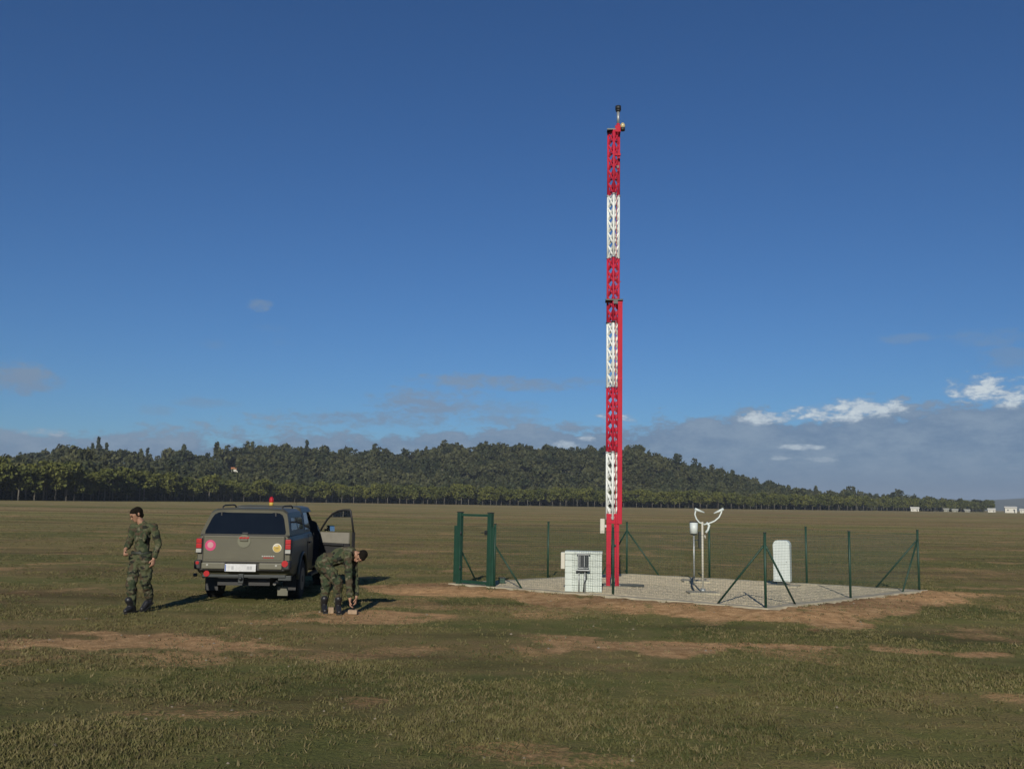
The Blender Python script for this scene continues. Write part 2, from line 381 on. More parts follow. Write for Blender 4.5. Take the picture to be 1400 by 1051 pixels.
far_pts = [(700, 694), (1000, 688), (1120, 684), (1180, 681), (1240, 680.5), (1300, 682), (1340, 684), (1400, 681), (1460, 678), (1600, 684), (1800, 690)]
FA = np.array([azel(x, y)[0] for x, y in far_pts]); FZ = np.array([math.tan(azel(x, y)[1]) for x, y in far_pts])
ha = np.linspace(FA[0], FA[-1], 160); hr = np.linspace(3300, 4700, 24)
A, RR = np.meshgrid(ha, hr)
Zf = -1+(CAMZ+np.interp(A, FA, FZ)*4000+1)*sstep(RR, 3300, 4000)*(1-.6*sstep(RR, 4100, 4700)) + 3*(fbm(A*60, RR/200)-.5)
V = np.stack([RR*np.sin(A), RR*np.cos(A), np.maximum(Zf, -1.2)], -1).reshape(-1, 3)
nr, na = A.shape; i, j = np.meshgrid(np.arange(nr-1), np.arange(na-1), indexing='ij')
Fq = np.stack([i*na+j, (i+1)*na+j, (i+1)*na+j+1, i*na+j+1], -1).reshape(-1, 4)[:, ::-1]
MT['farhill'] = mat('far_hill_scrub', (.055, .065, .035), .95, var=.5, vs=.01)
fh = mesh_obj('far_hills', np_mesh('far_hills', V, Fq, MT['farhill']), smooth_=True); tag(fh, 'low bluish hills on the far right horizon', kind='structure')

# ------------------------------------------------------------------ trees
def clumps(cents, size, jitter=.35, up_bias=0.3):
    n_ = len(cents); nrm = rng.normal(size=(n_, 3)); nrm[:, 2] += up_bias; nrm /= np.linalg.norm(nrm, axis=1)[:, None]
    h = rng.normal(size=(n_, 3)); a = np.cross(nrm, h); a /= np.linalg.norm(a, axis=1)[:, None]; bb = np.cross(nrm, a)
    s = size*(1+jitter*rng.normal(size=(n_, 1))); s = np.abs(s)+.05
    s2 = s*rng.uniform(.5, 1.0, (n_, 1))
    c = cents[:, None, :]+np.stack([a*s, bb*s2, -a*s*.8, -bb*s2], 1)
    return c.reshape(-1, 3), np.arange(n_*4).reshape(-1, 4)
def crown_pts(n_, rx, rz, z0, flat=0.0, lobes=6, gap=.0):
    lc = []
    for k in range(lobes):
        th = rng.uniform(0, 2*math.pi); q = rng.uniform(.25, .62)
        lc.append((math.cos(th)*q*rx, math.sin(th)*q*rx, z0+rng.uniform(-.45, .45)*rz, rng.uniform(.42, .62)))
    lc.append((0, 0, z0+.1*rz, .7)); lc = np.array(lc)
    k = rng.integers(0, len(lc), n_); d = rng.normal(size=(n_, 3)); d /= np.linalg.norm(d, axis=1)[:, None]
    r = rng.uniform(.55, 1.0, n_)**.6
    p = lc[k, :3]+d*(r*lc[k, 3])[:, None]*np.array([rx, rx, rz*1.0])
    if flat: p[:, 2] = np.maximum(p[:, 2], z0-rz*flat)
    return p
def trunk(bm, h, r, lean=0.0, limbs=4, crown_z=None, rx=2.5):
    lx = lean; pts = [(0, 0, -.4), (lx*.3, 0, h*.4), (lx, lx*.4, h*.8), (lx*1.2, lx*.5, h)]
    bm_tube(bm, pts, [r*1.2, r*.9, r*.65, r*.4], 6)
    for k in range(limbs):
        th = k*2*math.pi/limbs+rng.uniform(-.4, .4); z = h*rng.uniform(.62, .85)
        bm_tube(bm, [(lx*.8, lx*.3, z), (lx+math.cos(th)*rx*.35, math.sin(th)*rx*.35, z+.10*h), (lx+math.cos(th)*rx*.7, math.sin(th)*rx*.7, z+.2*h)], [r*.45, r*.32, r*.15], 4)
# umbrella pines of the rows (10 m tall)
pine_protos = []
for v in range(6):
    root = empty('umbrella_pine')
    H_ = rng.uniform(9.2, 10.6); rx = rng.uniform(3.3, 4.1)
    bm = bmesh.new(); trunk(bm, H_*.72, .19, rng.uniform(-.3, .3), 4, rx=rx); tr = fin('trunk', bm, MT['bark'], root)
    p1 = crown_pts(720, rx, 2.2, H_-2.6, lobes=7); p2 = crown_pts(380, rx*.95, 2.6, H_-4.9, lobes=6)
    cv, cf = clumps(np.concatenate([p1, p2]), .38, up_bias=.5)
    mesh_obj('crown', np_mesh('crown', cv, cf, MT['pine']), root)
    pine_protos.append(root)
def row_point(px):
    D = np.interp(px, [q[0] for q in rowp], [q[1] for q in rowp]); a = azel(px, 690)[0]; return D, a
GP_PINE = 'umbrella pines in the planted rows beyond the field'
n_pine = 0; wood_items = []
def place_pine(x, y, s):
    global n_pine
    k = rng.integers(0, 6); src = pine_protos[k]
    o = src if not src.get('used') else copy_tree(src)
    if o is src: src['used'] = True
    o.location = (x, y, float(gz(np.array(x), np.array(y)))); o.rotation_euler = (0, 0, rng.uniform(0, 6.28)); s2 = s*rng.uniform(.92, 1.1); o.scale = (s, s, s2)
    tag(o, 'umbrella pine with pale trunk in the planted row beyond the field', 'tree', GP_PINE); n_pine += 1
for row in range(4):
    px = -120.0 + row*3
    while px < 1356:
        D, a = row_point(px); D2 = D+row*6.5+rng.uniform(-1.5, 1.5)
        x = D2*math.sin(a); y = D2*math.cos(a)
        s = rng.uniform(.84, 1.10)*np.interp(px, [0, 150, 300, 500], [1.12, 1.05, 1.0, .95])
        if row < 2 and n_pine < 298: place_pine(x, y, s)
        else: wood_items.append((x, y, 0.0, s*rng.uniform(.95, 1.15), 'pine'))
        px += 5.1*F/D*rng.uniform(.5, 1.5)*(1.0 if row else .95)
for p in pine_protos:
    if 'used' in p: del p['used']
# also clear the helper property from the copies
for o in bpy.data.objects:
    if 'used' in o: del o['used']
# the wood on the hill
protos = []
for v in range(8):
    H_ = rng.uniform(9, 14); rx = rng.uniform(2.6, 4.4)
    if v % 3 == 0: pts = crown_pts(210, rx*.68, H_*.44, H_*.66, lobes=5)
    elif v % 3 == 1: pts = crown_pts(210, rx*1.1, H_*.26, H_*.72, lobes=7)
    else: pts = crown_pts(210, rx, H_*.40, H_*.55, lobes=6)
    pts = np.concatenate([pts, crown_pts(60, rx*1.15, 2.6, 2.2, lobes=4)])
    cv, cf = clumps(pts, .80, up_bias=.6)
    tv = np.array([[.2, 0, -1], [-.1, .17, -1], [-.1, -.17, -1], [0, 0, H_*.8]]); 
    protos.append((cv, cf))
def inst(cv, x, y, z, s, sz, th):
    c, q = math.cos(th), math.sin(th); o = np.empty_like(cv)
    o[:, 0] = (cv[:, 0]*c-cv[:, 1]*q)*s+x; o[:, 1] = (cv[:, 0]*q+cv[:, 1]*c)*s+y; o[:, 2] = cv[:, 2]*sz+z; return o
def hill_hit(px, y):
    a, e = azel(px, y)
    for r_ in np.arange(float(Drow(a))+50, float(HRf(a)), 2.0):
        if float(hill_z(np.array(a), np.array(r_))) >= CAMZ+math.tan(e)*r_: return r_
    return float(HRf(a))-5
HOUSES = [(azel(322, 648)[0], hill_hit(322, 648), 62), (azel(432, 624)[0], hill_hit(432, 624), 12)]
VV = []; FF = []; off = 0
def add_inst(cv, cf, *a):
    global off
    VV.append(inst(cv, *a)); FF.append(cf+off); off += len(cv)
cnt = 0
for _ in range(20000):
    if cnt > 2900: break
    a = rng.uniform(R(-33), R(24)); D0 = float(Drow(a)); HR = float(HRf(a)); r = rng.uniform(D0+48, HR+45) if rng.random() < .72 else rng.uniform(HR-45, HR+30)
    zt = np.interp(a, TA, TZ)*HR
    if zt < 6 and r > HR-40: continue
    if zt < 10 and rng.random() < .2: continue
    if any(abs(a-ha_) < .0060 and hr_-lim_ < r < hr_+5 for ha_, hr_, lim_ in HOUSES): continue
    g = fbm(np.array(a*22.0), np.array(r/45.0))
    if g < .33 and r < HR-110: continue
    z = float(hill_z(np.array(a), np.array(r)))
    s = rng.uniform(.7, 1.15); cv, cf = protos[rng.integers(0, 8)]
    sz = s*rng.uniform(.72, 1.25)
    if rng.random() < .04: sz *= 1.25
    if zt < 9: sz *= .8
    add_inst(cv, cf, r*math.sin(a), r*math.cos(a), z, s, sz, rng.uniform(0, 6.28)); cnt += 1
wood = mesh_obj('wood', np_mesh('wood', np.concatenate(VV), np.concatenate(FF), MT['wood_leaf']))
tag(wood, 'dense dark green mixed wood covering the low hill behind the field', 'wood', kind='stuff')
VV = []; FF = []; off = 0
pv = []
for v in range(4):
    pp = np.concatenate([crown_pts(150, 3.4, 2.3, 7.2, lobes=6), crown_pts(70, 2.8, 2.4, 4.2, lobes=5)]); pv.append(clumps(pp, .85, up_bias=.5))
for (x, y, z, s, k) in wood_items:
    cv, cf = pv[rng.integers(0, 4)]; add_inst(cv, cf, x, y, z, s, s, rng.uniform(0, 6.28))
# dark undergrowth at the foot of the rows
for px in np.arange(-120, 1345, 5.0):
    D, a = row_point(px); D += rng.uniform(9, 32); s = rng.uniform(.35, .55)
    cv, cf = pv[rng.integers(0, 4)]; add_inst(cv, cf, D*math.sin(a), D*math.cos(a), -1.6, s*1.3, s, rng.uniform(0, 6.28))
for px in np.arange(-120, 1345, 17.0):
    D, a = row_point(px); D += rng.uniform(14, 20); s = rng.uniform(.5, .62)
    cv, cf = pv[rng.integers(0, 4)]; add_inst(cv, cf, D*math.sin(a), D*math.cos(a), -1.2, s*1.3, s, rng.uniform(0, 6.28))
w2 = mesh_obj('undergrowth', np_mesh('undergrowth', np.concatenate(VV), np.concatenate(FF), MT['wood_leaf']))
tag(w2, 'dark mass of further pines and bushes behind the planted rows', 'wood', kind='stuff')
# skyline trees that stand out
def sky_tree(px, ytop, r, rx, kind, label, cat='tree'):
    a = azel(px, ytop)[0]; r = float(HRf(a))-25+(r-610)*.5; zt = CAMZ+math.tan(azel(px, ytop)[1])*r
    zb = float(hill_z(np.array(a), np.array(r))); H_ = max(6, zt-zb)
    root = empty('tall_tree' if kind == 'c' else 'round_crowned_tree', (r*math.sin(a), r*math.cos(a), zb))
    bm = bmesh.new(); trunk(bm, H_*.85, .25, rng.uniform(-.4, .4), 5, rx=rx); fin('trunk', bm, MT['bark'], root)
    if kind == 'c': pts = np.concatenate([crown_pts(130, rx, H_*.16, H_*(.35+.19*k), lobes=4)*np.array([1-.16*k, 1-.16*k, 1]) for k in range(4)])
    else: pts = crown_pts(380, rx, H_*.22, H_*.80, lobes=8)
    cv, cf = clumps(pts, .6, up_bias=.3); mesh_obj('crown', np_mesh('crown', cv, cf, MT['tall_leaf']), root)
    tag(root, label, cat, 'trees standing out on the wooded skyline')
sky_tree(135, 599, 600, 1.7, 'c', 'tallest dark slender tree rising above the wood at far left')
sky_tree(146, 607, 606, 1.5, 'c', 'slender tree just right of the tallest tree on the left skyline')
sky_tree(127, 608, 604, 1.2, 'c', 'thin tree just left of the tallest tree on the left skyline')
sky_tree(51, 618, 600, 4.5, 'r', 'round tree at the left end of the wooded skyline')
sky_tree(82, 617, 610, 4.0, 'r', 'bushy tree between the left end and the tallest tree')
sky_tree(202, 614, 610, 1.4, 'c', 'small pointed tree above the wood between tallest tree and truck')
sky_tree(258, 614, 605, 3.4, 'r', 'dark round-headed tree standing above the skyline left of the truck')
sky_tree(279, 622, 605, 2.6, 'r', 'smaller round tree beside the dark round-headed one')
sky_tree(335, 611, 610, 4.2, 'r', 'bushy tree on the skyline above the white hillside house')
sky_tree(420, 604, 612, 2.2, 'c', 'pointed tree on the skyline above the open truck door')
sky_tree(444, 611, 610, 3.2, 'r', 'round tree just right of the pointed tree above the truck door')
sky_tree(556, 613, 612, 3.3, 'r', 'lone round tree in a dip of the skyline left of the gate')
sky_tree(612, 610, 612, 4.5, 'r', 'broad tree on the skyline right above the green gate')
sky_tree(708, 606, 612, 4.8, 'r', 'highest broad tree at the crest of the wooded hill')
sky_tree(760, 611, 612, 3.6, 'r', 'round tree on the skyline left of the mast')
sky_tree(797, 612, 612, 3.6, 'r', 'round tree nearest the mast on its left side')
sky_tree(872, 609, 612, 4.0, 'r', 'bushy tree on the skyline just right of the mast')
sky_tree(927, 618, 612, 3.9, 'r', 'isolated umbrella-shaped tree on the skyline where the hill drops')
sky_tree(958, 640, 612, 3.0, 'r', 'round tree on the falling slope above the weather sensor')

# ------------------------------------------------------------------ far buildings
def house(px, ybase, D, w_, d_, h_, rz, label, roofc=False, zb=None, nwin=2, rh=1.1, wm='wallfar'):
    a = azel(px, ybase)[0]; x = D*math.sin(a)/math.cos(0); y = D*math.cos(a)
    z = (CAMZ+math.tan(azel(px, ybase)[1])*D) if zb is None else zb
    root = empty('house', (x, y, z), -a+rz)
    box('wall', (0, 0, h_/2), (w_, d_, h_), MT[wm], root)
    bm = bmesh.new(); e = .35
    vs = [bm.verts.new(p) for p in ((-w_/2-e, -d_/2-e, h_), (w_/2+e, -d_/2-e, h_), (w_/2+e, d_/2+e, h_), (-w_/2-e, d_/2+e, h_), (-w_/2-e, 0, h_+rh), (w_/2+e, 0, h_+rh))]
    for f in ((0, 1, 5, 4), (2, 3, 4, 5), (1, 2, 5), (3, 0, 4), (3, 2, 1, 0)): bm.faces.new([vs[q] for q in f])
    fin('roof', bm, MT['roof'] if roofc else MT[wm], root)
    for k in range(nwin):
        box('window', (-w_/2+w_*(k+.5)/nwin, -d_/2-.02, h_*.55), (w_*.09, .05, h_*.3), MT['window'], root)
    if nwin: box('door', (w_*.3, -d_/2-.02, h_*.35), (w_*.07, .06, h_*.68), MT['window'], root)
    tag(root, label, 'house', 'distant white houses'); return root
house(322, 646.0, HOUSES[0][1], 4.6, 4.0, 2.0, .1, 'small white house with orange roof among trees on the hillside', roofc=True, nwin=0)
house(1251, 702.0, 690, 5.0, 4, 1.9, 0, 'leftmost white house at the right end of the tree line', zb=0)
house(1294, 702, 745, 3.2, 3, 1.4, 0, 'low white house second from the left at the right end of trees', zb=0, wm='wallfaint')
house(1306, 702, 745, 3.6, 3, 1.1, 0, 'small pale low shed between the white houses on the right horizon', zb=0, wm='wallfaint')
house(1322, 702, 760, 3.6, 3, 1.0, .3, 'faint low pale house before the dark bushes at far right', zb=0, wm='wallfaint')
house(1356, 702, 800, 5, 4, 2.0, 0, 'white house standing just past the end of the tree line', zb=0)
house(1382, 705, 760, 7.5, 5, 3.4, .1, 'largest white house at the right edge of the horizon', zb=0)
house(1399, 705, 770, 4, 4, 2.0, 0, 'white house cut by the right edge of the view', zb=0)
house(432, 622, HOUSES[1][1]-2, 4.0, 4, 2.6, 0, 'yellowish house half hidden in the wood on the skyline', wm='wallfaint')

# ------------------------------------------------------------------ gravel pad
bm = bmesh.new()
def pad_poly(k): c = Vector((cen[0], cen[1], 0)); return [c+(Vector((p[0], p[1], 0))-c)*k for p in quad]
o_ = pad_poly(1.035); i_ = pad_poly(.965)
kv = [[bm.verts.new((p.x, p.y, z)) for p in ring] for ring, z in ((o_, -.05), (o_, PADZ), (i_, PADZ), (i_, -.05))]
for k in range(4):
    q = (k+1) % 4
    for a_, b_ in ((0, 1), (1, 2), (2, 3)): bm.faces.new((kv[a_][k], kv[a_][q], kv[b_][q], kv[b_][k]))
bmesh.ops.subdivide_edges(bm, edges=[e for e in bm.edges if e.calc_length() > 1], cuts=24, use_grid_fill=True)
for v in bm.verts:
    nn = noise.noise(v.co*2.3); v.co.z += .010*nn; v.co.x += .045*nn+.03*noise.noise(v.co*5); v.co.y += .05*noise.noise(v.co*3.1)
kerb = fin('kerb', bm, MT['oldconcrete']); tag(kerb, 'low grey concrete edging round the fenced gravel pad', kind='structure')
bm = bmesh.new(); ii = pad_poly(.972); vs = [bm.verts.new((p.x, p.y, PADZ-.006)) for p in ii]; bm.faces.new(vs)
bmesh.ops.subdivide_edges(bm, edges=bm.edges[:], cuts=30, use_grid_fill=True)
MT['gravelbase'] = mat('gravel_floor', (.55, .47, .31), .95, var=.22, vs=2.2, bump=.9, bs=45)
pad = fin('gravel_pad', bm, MT['gravelbase']); tag(pad, 'beige gravel floor inside the green fence', kind='structure')
# pebbles
P = []; e1 = quad[1]-quad[0]; e2 = quad[3]-quad[0]
np_ = 15000; uu = rng.uniform(.02, .98, np_); vv = rng.uniform(.02, .98, np_)
q0, q1, q2, q3 = quad
pos = ((1-uu)*(1-vv))[:, None]*q0+(uu*(1-vv))[:, None]*q1+(uu*vv)[:, None]*q2+((1-uu)*vv)[:, None]*q3
octv = np.array([[1, 0, 0], [0, 1, 0], [-1, 0, 0], [0, -1, 0], [0, 0, 1]]); octf = np.array([[0, 1, 4], [1, 2, 4], [2, 3, 4], [3, 0, 4]])
s = rng.uniform(.008, .024, (np_, 1, 1)); th = rng.uniform(0, 6.28, np_)
ov = np.repeat(octv[None], np_, 0)*s*rng.uniform(.6, 1.3, (np_, 1, 3))
ox = ov[..., 0]*np.cos(th)[:, None]-ov[..., 1]*np.sin(th)[:, None]; oy = ov[..., 0]*np.sin(th)[:, None]+ov[..., 1]*np.cos(th)[:, None]
V = np.stack([ox+pos[:, 0:1], oy+pos[:, 1:2], ov[..., 2]*.8+PADZ-.008], -1).reshape(-1, 3); Fc = (octf[None]+5*np.arange(np_)[:, None, None]).reshape(-1, 3)
tag(mesh_obj('gravel', np_mesh('gravel', V, Fc, MT['pebble'])), 'loose pale gravel spread over the fenced pad', 'gravel', kind='stuff')

# ------------------------------------------------------------------ grass tufts and stones (stuff)
def scatter(nn, dmin, dmax, thr):
    d = dmin*(dmax/dmin)**rng.random(nn)                # more near than far
    a = rng.uniform(R(-33), R(33), nn); x = d*np.sin(a); y = d*np.cos(a)
    keep = (rng.random(nn) < 1.15-d/170) & (pad_dist(x, y) > .05) & (rng.random(nn) > gsoil(x, y)*thr)
    nz = fbm(x*.6+7, y*.9+1); keep &= rng.random(nn) < sstep(nz, .38, .62)+.10
    return x[keep], y[keep]
def grass_mesh(name, nn, dmin, dmax, h0, h1, m, blades=5, thr=1.2):
    x, y = scatter(nn, dmin, dmax, thr); k = len(x); z = gz(x, y)
    x = np.repeat(x, blades); y = np.repeat(y, blades); z = np.repeat(z, blades); n2 = len(x)
    x = x+rng.normal(0, .03, n2); y = y+rng.normal(0, .03, n2)
    h = rng.uniform(h0, h1, n2); th = rng.uniform(0, 6.28, n2); wd = rng.uniform(.004, .009, n2)*(1+np.hypot(x, y)/25)
    lx = rng.normal(0, .65, n2)*h; ly = rng.normal(0, .55, n2)*h
    cx, cy = np.cos(th)*wd, np.sin(th)*wd
    V = np.stack([np.stack([x-cx, y-cy, z-.01], -1), np.stack([x+cx, y+cy, z-.01], -1), np.stack([x+lx, y+ly, z+h], -1)], 1).reshape(-1, 3)
    return mesh_obj(name, np_mesh(name, V, np.arange(n2*3).reshape(-1, 3), m))
tag(grass_mesh('grass', 125000, 4.0, 170, .010, .038, MT['grass'], 6), 'short green grass growing over the field', 'grass', kind='stuff')
tag(grass_mesh('dry_grass', 62000, 4.0, 170, .010, .045, MT['drygrass'], 5, thr=.5), 'short dry straw coloured grass in the field', 'dry grass', kind='stuff')
k = 2600; d = 5*(40/5)**rng.random(k); a = rng.uniform(R(-33), R(33), k); x = d*np.sin(a); y = d*np.cos(a); MT['stone'] = mat('field_stone', (.26, .22, .16), .9, var=.3); kp = (pad_dist(x, y) > .1) & (rng.random(k) < .03+gsoil(x, y)*.45)
x = x[kp]; y = y[kp]; k = len(x); s = rng.uniform(.008, .028, (k, 1, 1)); ov = np.repeat(octv[None], k, 0)*s*rng.uniform(.6, 1.4, (k, 5, 3))
V = np.stack([ov[..., 0]+x[:, None], ov[..., 1]+y[:, None], ov[..., 2]*.7+gz(x, y)[:, None]+.002], -1).reshape(-1, 3)
tag(mesh_obj('field_stones', np_mesh('field_stones', V, (octf[None]+5*np.arange(k)[:, None, None]).reshape(-1, 3), MT['stone'])), 'small pale stones scattered in the field', 'stones', kind='stuff')

# ------------------------------------------------------------------ fence
fence = empty('wire_fence', (P_c.x, P_c.y, PADZ)); tag(fence, 'green wire mesh fence on round posts around the gravel pad', 'fence')
FO = Vector((P_c.x, P_c.y, PADZ))
def rel(p): return Vector(p)-FO
PH = 1.32
def post(p, h=PH, r=.024):
    c = rel((p.x, p.y, PADZ)); bm = bmesh.new(); bm_cyl(bm, c-Vector((0, 0, .05)), c+Vector((0, 0, h)), r, seg=12)
    o = fin('post', bm, MT['green'], fence); cyl('cap', c+Vector((0, 0, h)), c+Vector((0, 0, h+.018)), r+.005, MT['dark'], o); return o
for p in (P_gl, P_f1, P_c, P_r1, P_rc, P_b1, P_b2, P_bc, P_l1): post(p)
post(P_gr + (P_f1-P_gr).normalized()*.10)
def brace(p, q, zt=1.12, ln_=.95):
    d = Vector((q.x-p.x, q.y-p.y, 0)).normalized()
    a = rel((p.x, p.y, PADZ+zt)); b2 = rel((p.x, p.y, PADZ-.02))+d*ln_
    bm = bmesh.new(); bm_cyl(bm, a, b2, .019, seg=8); fin('brace', bm, MT['green'], fence)
BR = 1.02
brace(P_c, P_f1); brace(P_c, P_r1, ln_=1.0)
brace(P_rc, P_r1, ln_=.85); brace(P_rc, P_b1, ln_=.95)
brace(P_bc, P_b2, ln_=.85); brace(P_bc, P_l1, ln_=.85)
brace(P_gr, P_f1, zt=1.0, ln_=.78); brace(P_gl, P_l1, zt=.86, ln_=.62)
def mesh_panel(p, q):
    bm = bmesh.new(); a = rel((p.x, p.y, PADZ)); d = Vector((q.x-p.x, q.y-p.y, 0)); Ln = d.length; d.normalize()
    nrm = Vector((d.y, -d.x, 0)); a = a+nrm*.028
    def wire(u, v, r):
        t_ = (v-u).normalized(); s1 = nrm*r; s2 = t_.cross(nrm)*r; ring = []
        for base_ in (u, v): ring.append([bm.verts.new(base_+s1), bm.verts.new(base_-s1*.5+s2*.87), bm.verts.new(base_-s1*.5-s2*.87)])
        for k in range(3): bm.faces.new((ring[0][k], ring[0][(k+1) % 3], ring[1][(k+1) % 3], ring[1][k]))
    x_ = .05
    while x_ < Ln: wire(a+d*x_+Vector((0, 0, .04)), a+d*x_+Vector((0, 0, 1.25)), .0015); x_ += .05
    z_ = .04
    while z_ < 1.27: wire(a+Vector((0, 0, z_)), a+d*Ln+Vector((0, 0, z_)), .0015 if abs(z_-1.24) > .03 else .0032); z_ += .05
    o = fin('wire_mesh', bm, MT['wire'], fence); o['kind'] = 'stuff'
for p, q in ((P_gr, P_f1), (P_f1, P_c), (P_c, P_r1), (P_r1, P_rc), (P_rc, P_b1), (P_b1, P_b2), (P_b2, P_bc), (P_bc, P_l1), (P_l1, P_gl)): mesh_panel(p, q)
# gate
dg = Vector((P_gr.x-P_gl.x, P_gr.y-P_gl.y, 0)); wg = dg.length; gang = math.atan2(dg.y, dg.x)
gate = empty('gate', (P_gl.x, P_gl.y, PADZ), gang); tag(gate, 'tall green metal gate frame between two thick posts', 'gate')
for xx in (.05, wg-.02):
    p_ = box('gate_post', (xx, 0, .77), (.105, .10, 1.56), MT['green'], gate, bev=.008)
    box('cap', (xx, 0, 1.562), (.115, .11, .02), MT['dark'], p_)
box('gate_stile', (-.045, -.01, .64), (.08, .07, 1.24), MT['green'], gate, bev=.006)
box('gate_stile', (wg+.07, -.01, .64), (.07, .07, 1.24), MT['green'], gate, bev=.006)
box('top_rail', (wg/2, 0, 1.50), (wg-.16, .045, .05), MT['green'], gate)
box('sill_rail', (wg/2, .03, .05), (wg-.16, .05, .06), MT['green'], gate)
for z_ in (.35, 1.1): cyl('hinge', (.115, -.05, z_-.04), (.115, -.05, z_+.04), .016, MT['dark'], gate)
lk = box('lock_box', (wg-.09, -.055, 1.13), (.06, .05, .10), MT['dark'], gate); tube('handle', [(wg-.09, -.08, 1.13), (wg-.09, -.12, 1.13), (wg-.17, -.12, 1.13)], .009, MT['dark'], lk)
# the leaf swung open inwards, folded low to the ground mesh
leaf = empty('swung_leaf', (wg-.05, .10, .05), R(128)); leaf.parent = gate
for a_, b_ in (((0, 0, 0), (.85, 0, 0)), ((0, 0, .12), (.85, 0, .12)), ((.85, 0, 0), (.85, 0, .12)), ((.4, 0, 0), (.4, 0, .12))):
    cyl('rail', a_, b_, .02, MT['green'], leaf, seg=8)
gb = gp(686, 797, PADZ); s_ = empty('ground_valve', (gb.x, gb.y, PADZ)); tag(s_, 'small dark green valve box on the pad beside the gate', 'valve box')
box('body', (0, 0, .055), (.14, .12, .11), MT['green'], s_, bev=.01); box('lid', (0, 0, .118), (.16, .14, .016), MT['dark'], s_, bev=.004)

# ------------------------------------------------------------------ mast
MP = gp(837, 801, PADZ); MY = MP.y
mast = empty('lattice_mast', (MP.x, MP.y, PADZ), R(-4)); tag(mast, 'tall red and white banded lattice mast beside the white block cabinet', 'mast')
def mz(y): return at(837, y, MY).z - PADZ
bands = [180, 267, 352, 441, 529, 618, 710]; Z = [mz(y) for y in bands]     # descending heights
HW = .105; chx = [(-HW-.02, .07), (0.0, -.10), (HW+.02, .07)]
def section(z0, z1, m, nb):
    bm = bmesh.new()
    for cx, cy in chx: bm_cyl(bm, (cx, cy, z0), (cx, cy, z1), .026, seg=8)
    for a_, b_ in ((0, 1), (1, 2), (2, 0)):
        bm_cyl(bm, (*chx[a_], z0+.02), (*chx[b_], z0+.02), .010, seg=6); bm_cyl(bm, (*chx[a_], z1-.02), (*chx[b_], z1-.02), .010, seg=6)
    sec = fin('mast_section', bm, m, mast); dz = (z1-z0)/nb; cache = {}
    for k in range(nb):
        for fi, (a_, b_) in enumerate(((0, 1), (1, 2), (2, 0))):
            for dr in (0, 1):
                key = (fi, dr)
                if key not in cache:
                    p = Vector((*chx[a_], 0)); q = Vector((*chx[b_], 0)); (p if dr else q).z = dz
                    bm = bmesh.new(); bm_cyl(bm, p, q, .0195, seg=6)
                    me = bpy.data.meshes.new('diagonal_brace'); bm.to_mesh(me); bm.free(); me.materials.append(m); cache[key] = me
                mesh_obj('diagonal_brace', cache[key], sec, (0, 0, z0+k*dz))
cols = [MT['red'], MT['mastwhite']]*3
for k in range(6): section(Z[k+1], Z[k], cols[k], 5)
for k in range(1, 6):
    for cx_, cy_ in chx: cyl('joint_flange', (cx_, cy_, Z[k]-.018), (cx_, cy_, Z[k]+.018), .038, MT['grey'] if k != 3 else MT['dark'], mast, seg=8)
for k in range(9): box('cable_clip', (.058, -.125, .9+k*1.0), (.03, .02, .03), MT['dark'], mast)
# lower stand of two red legs
zl = Z[6]
for sx in (-1, 1):
    bm = bmesh.new(); xx = sx*.098+.005
    bm_box(bm, (xx, 0, zl/2), (.085, .15, zl)); bm_box(bm, (xx-sx*.050, -.04, zl*.56), (.016, .05, zl*.86))
    bm_box(bm, (xx-sx*.030, 0, zl-.22), (.075, .12, .40)); fin('leg', bm, MT['redcol'], mast)
box('head_plate', (.03, 0, zl+.02), (.33, .17, .22), MT['redcol'], mast, bev=.008)
zg0 = mz(716); zg1 = mz(412)
box('guide_column', (.155, -.03, (zg0+zg1)/2), (.105, .15, zg1-zg0), MT['redcol'], mast, bev=.008)
for k in range(10): cyl('bolt', (.155, -.112, zg0+.25+k*.58), (.155, -.102, zg0+.25+k*.58), .012, MT['redcol'], mast, seg=6)
for k in (0, 1, 2): box('column_joint', (.155, -.03, zg0+1.5+k*1.75), (.112, .157, .02), MT['red'], mast)
cp = box('collar', (.02, 0, zg1+.01), (.40, .30, .035), MT['dark'], mast, bev=.006)
box('clamp', (.05, -.155, zg1-.04), (.10, .02, .09), MT['dark'], cp)
box('base_beam', (.22, -.02, .03), (.95, .10, .05), MT['dark'], mast, bev=.006)
cb = box('junction_box', (-.225, -.06, (mz(709)+mz(729))/2), (.10, .12, mz(709)-mz(729)), MT['cream'], mast, bev=.012)
box('bracket', (.075, .02, 0), (.07, .04, .05), MT['grey'], cb, loc=(-.225+.0, -.06, (mz(709)+mz(729))/2)); cb.children[0].location = (-.225*0, 0, 0)
cb.children[0].location = (-.225, -.06, (mz(709)+mz(729))/2)
# top
zt = Z[0]
tp = box('top_plate', (-.06, 0, zt+.02), (.20, .22, .03), MT['dark'], mast)
box('top_block', (.09, -.02, zt+.03), (.13, .17, .16), MT['redcol'], mast, bev=.01)
zb_ = mz(170); zp = mz(153)
cyl('stub', (.10, -.02, zt+.1), (.10, -.02, zb_), .04, MT['redcol'], mast)
cyl('top_pole', (.10, -.02, zb_), (.10, -.02, zp), .033, MT['grey'], mast, seg=16)
bm = bmesh.new(); zz = mz(149)
bm_cyl(bm, (.10, -.02, zp-.01), (.10, -.02, zp+.03), .05, .065, 16); bm_cyl(bm, (.10, -.02, zp+.03), (.10, -.02, mz(146)), .068, seg=16); bm_cyl(bm, (.10, -.02, mz(146)), (.10, -.02, mz(144.6)), .012, seg=8)
fin('sensor_head', bm, MT['black'], mast)
lx_ = .19; lz = mz(175)
ob = box('lamp_arm', (.15, -.02, lz-.07), (.10, .05, .035), MT['dark'], mast)
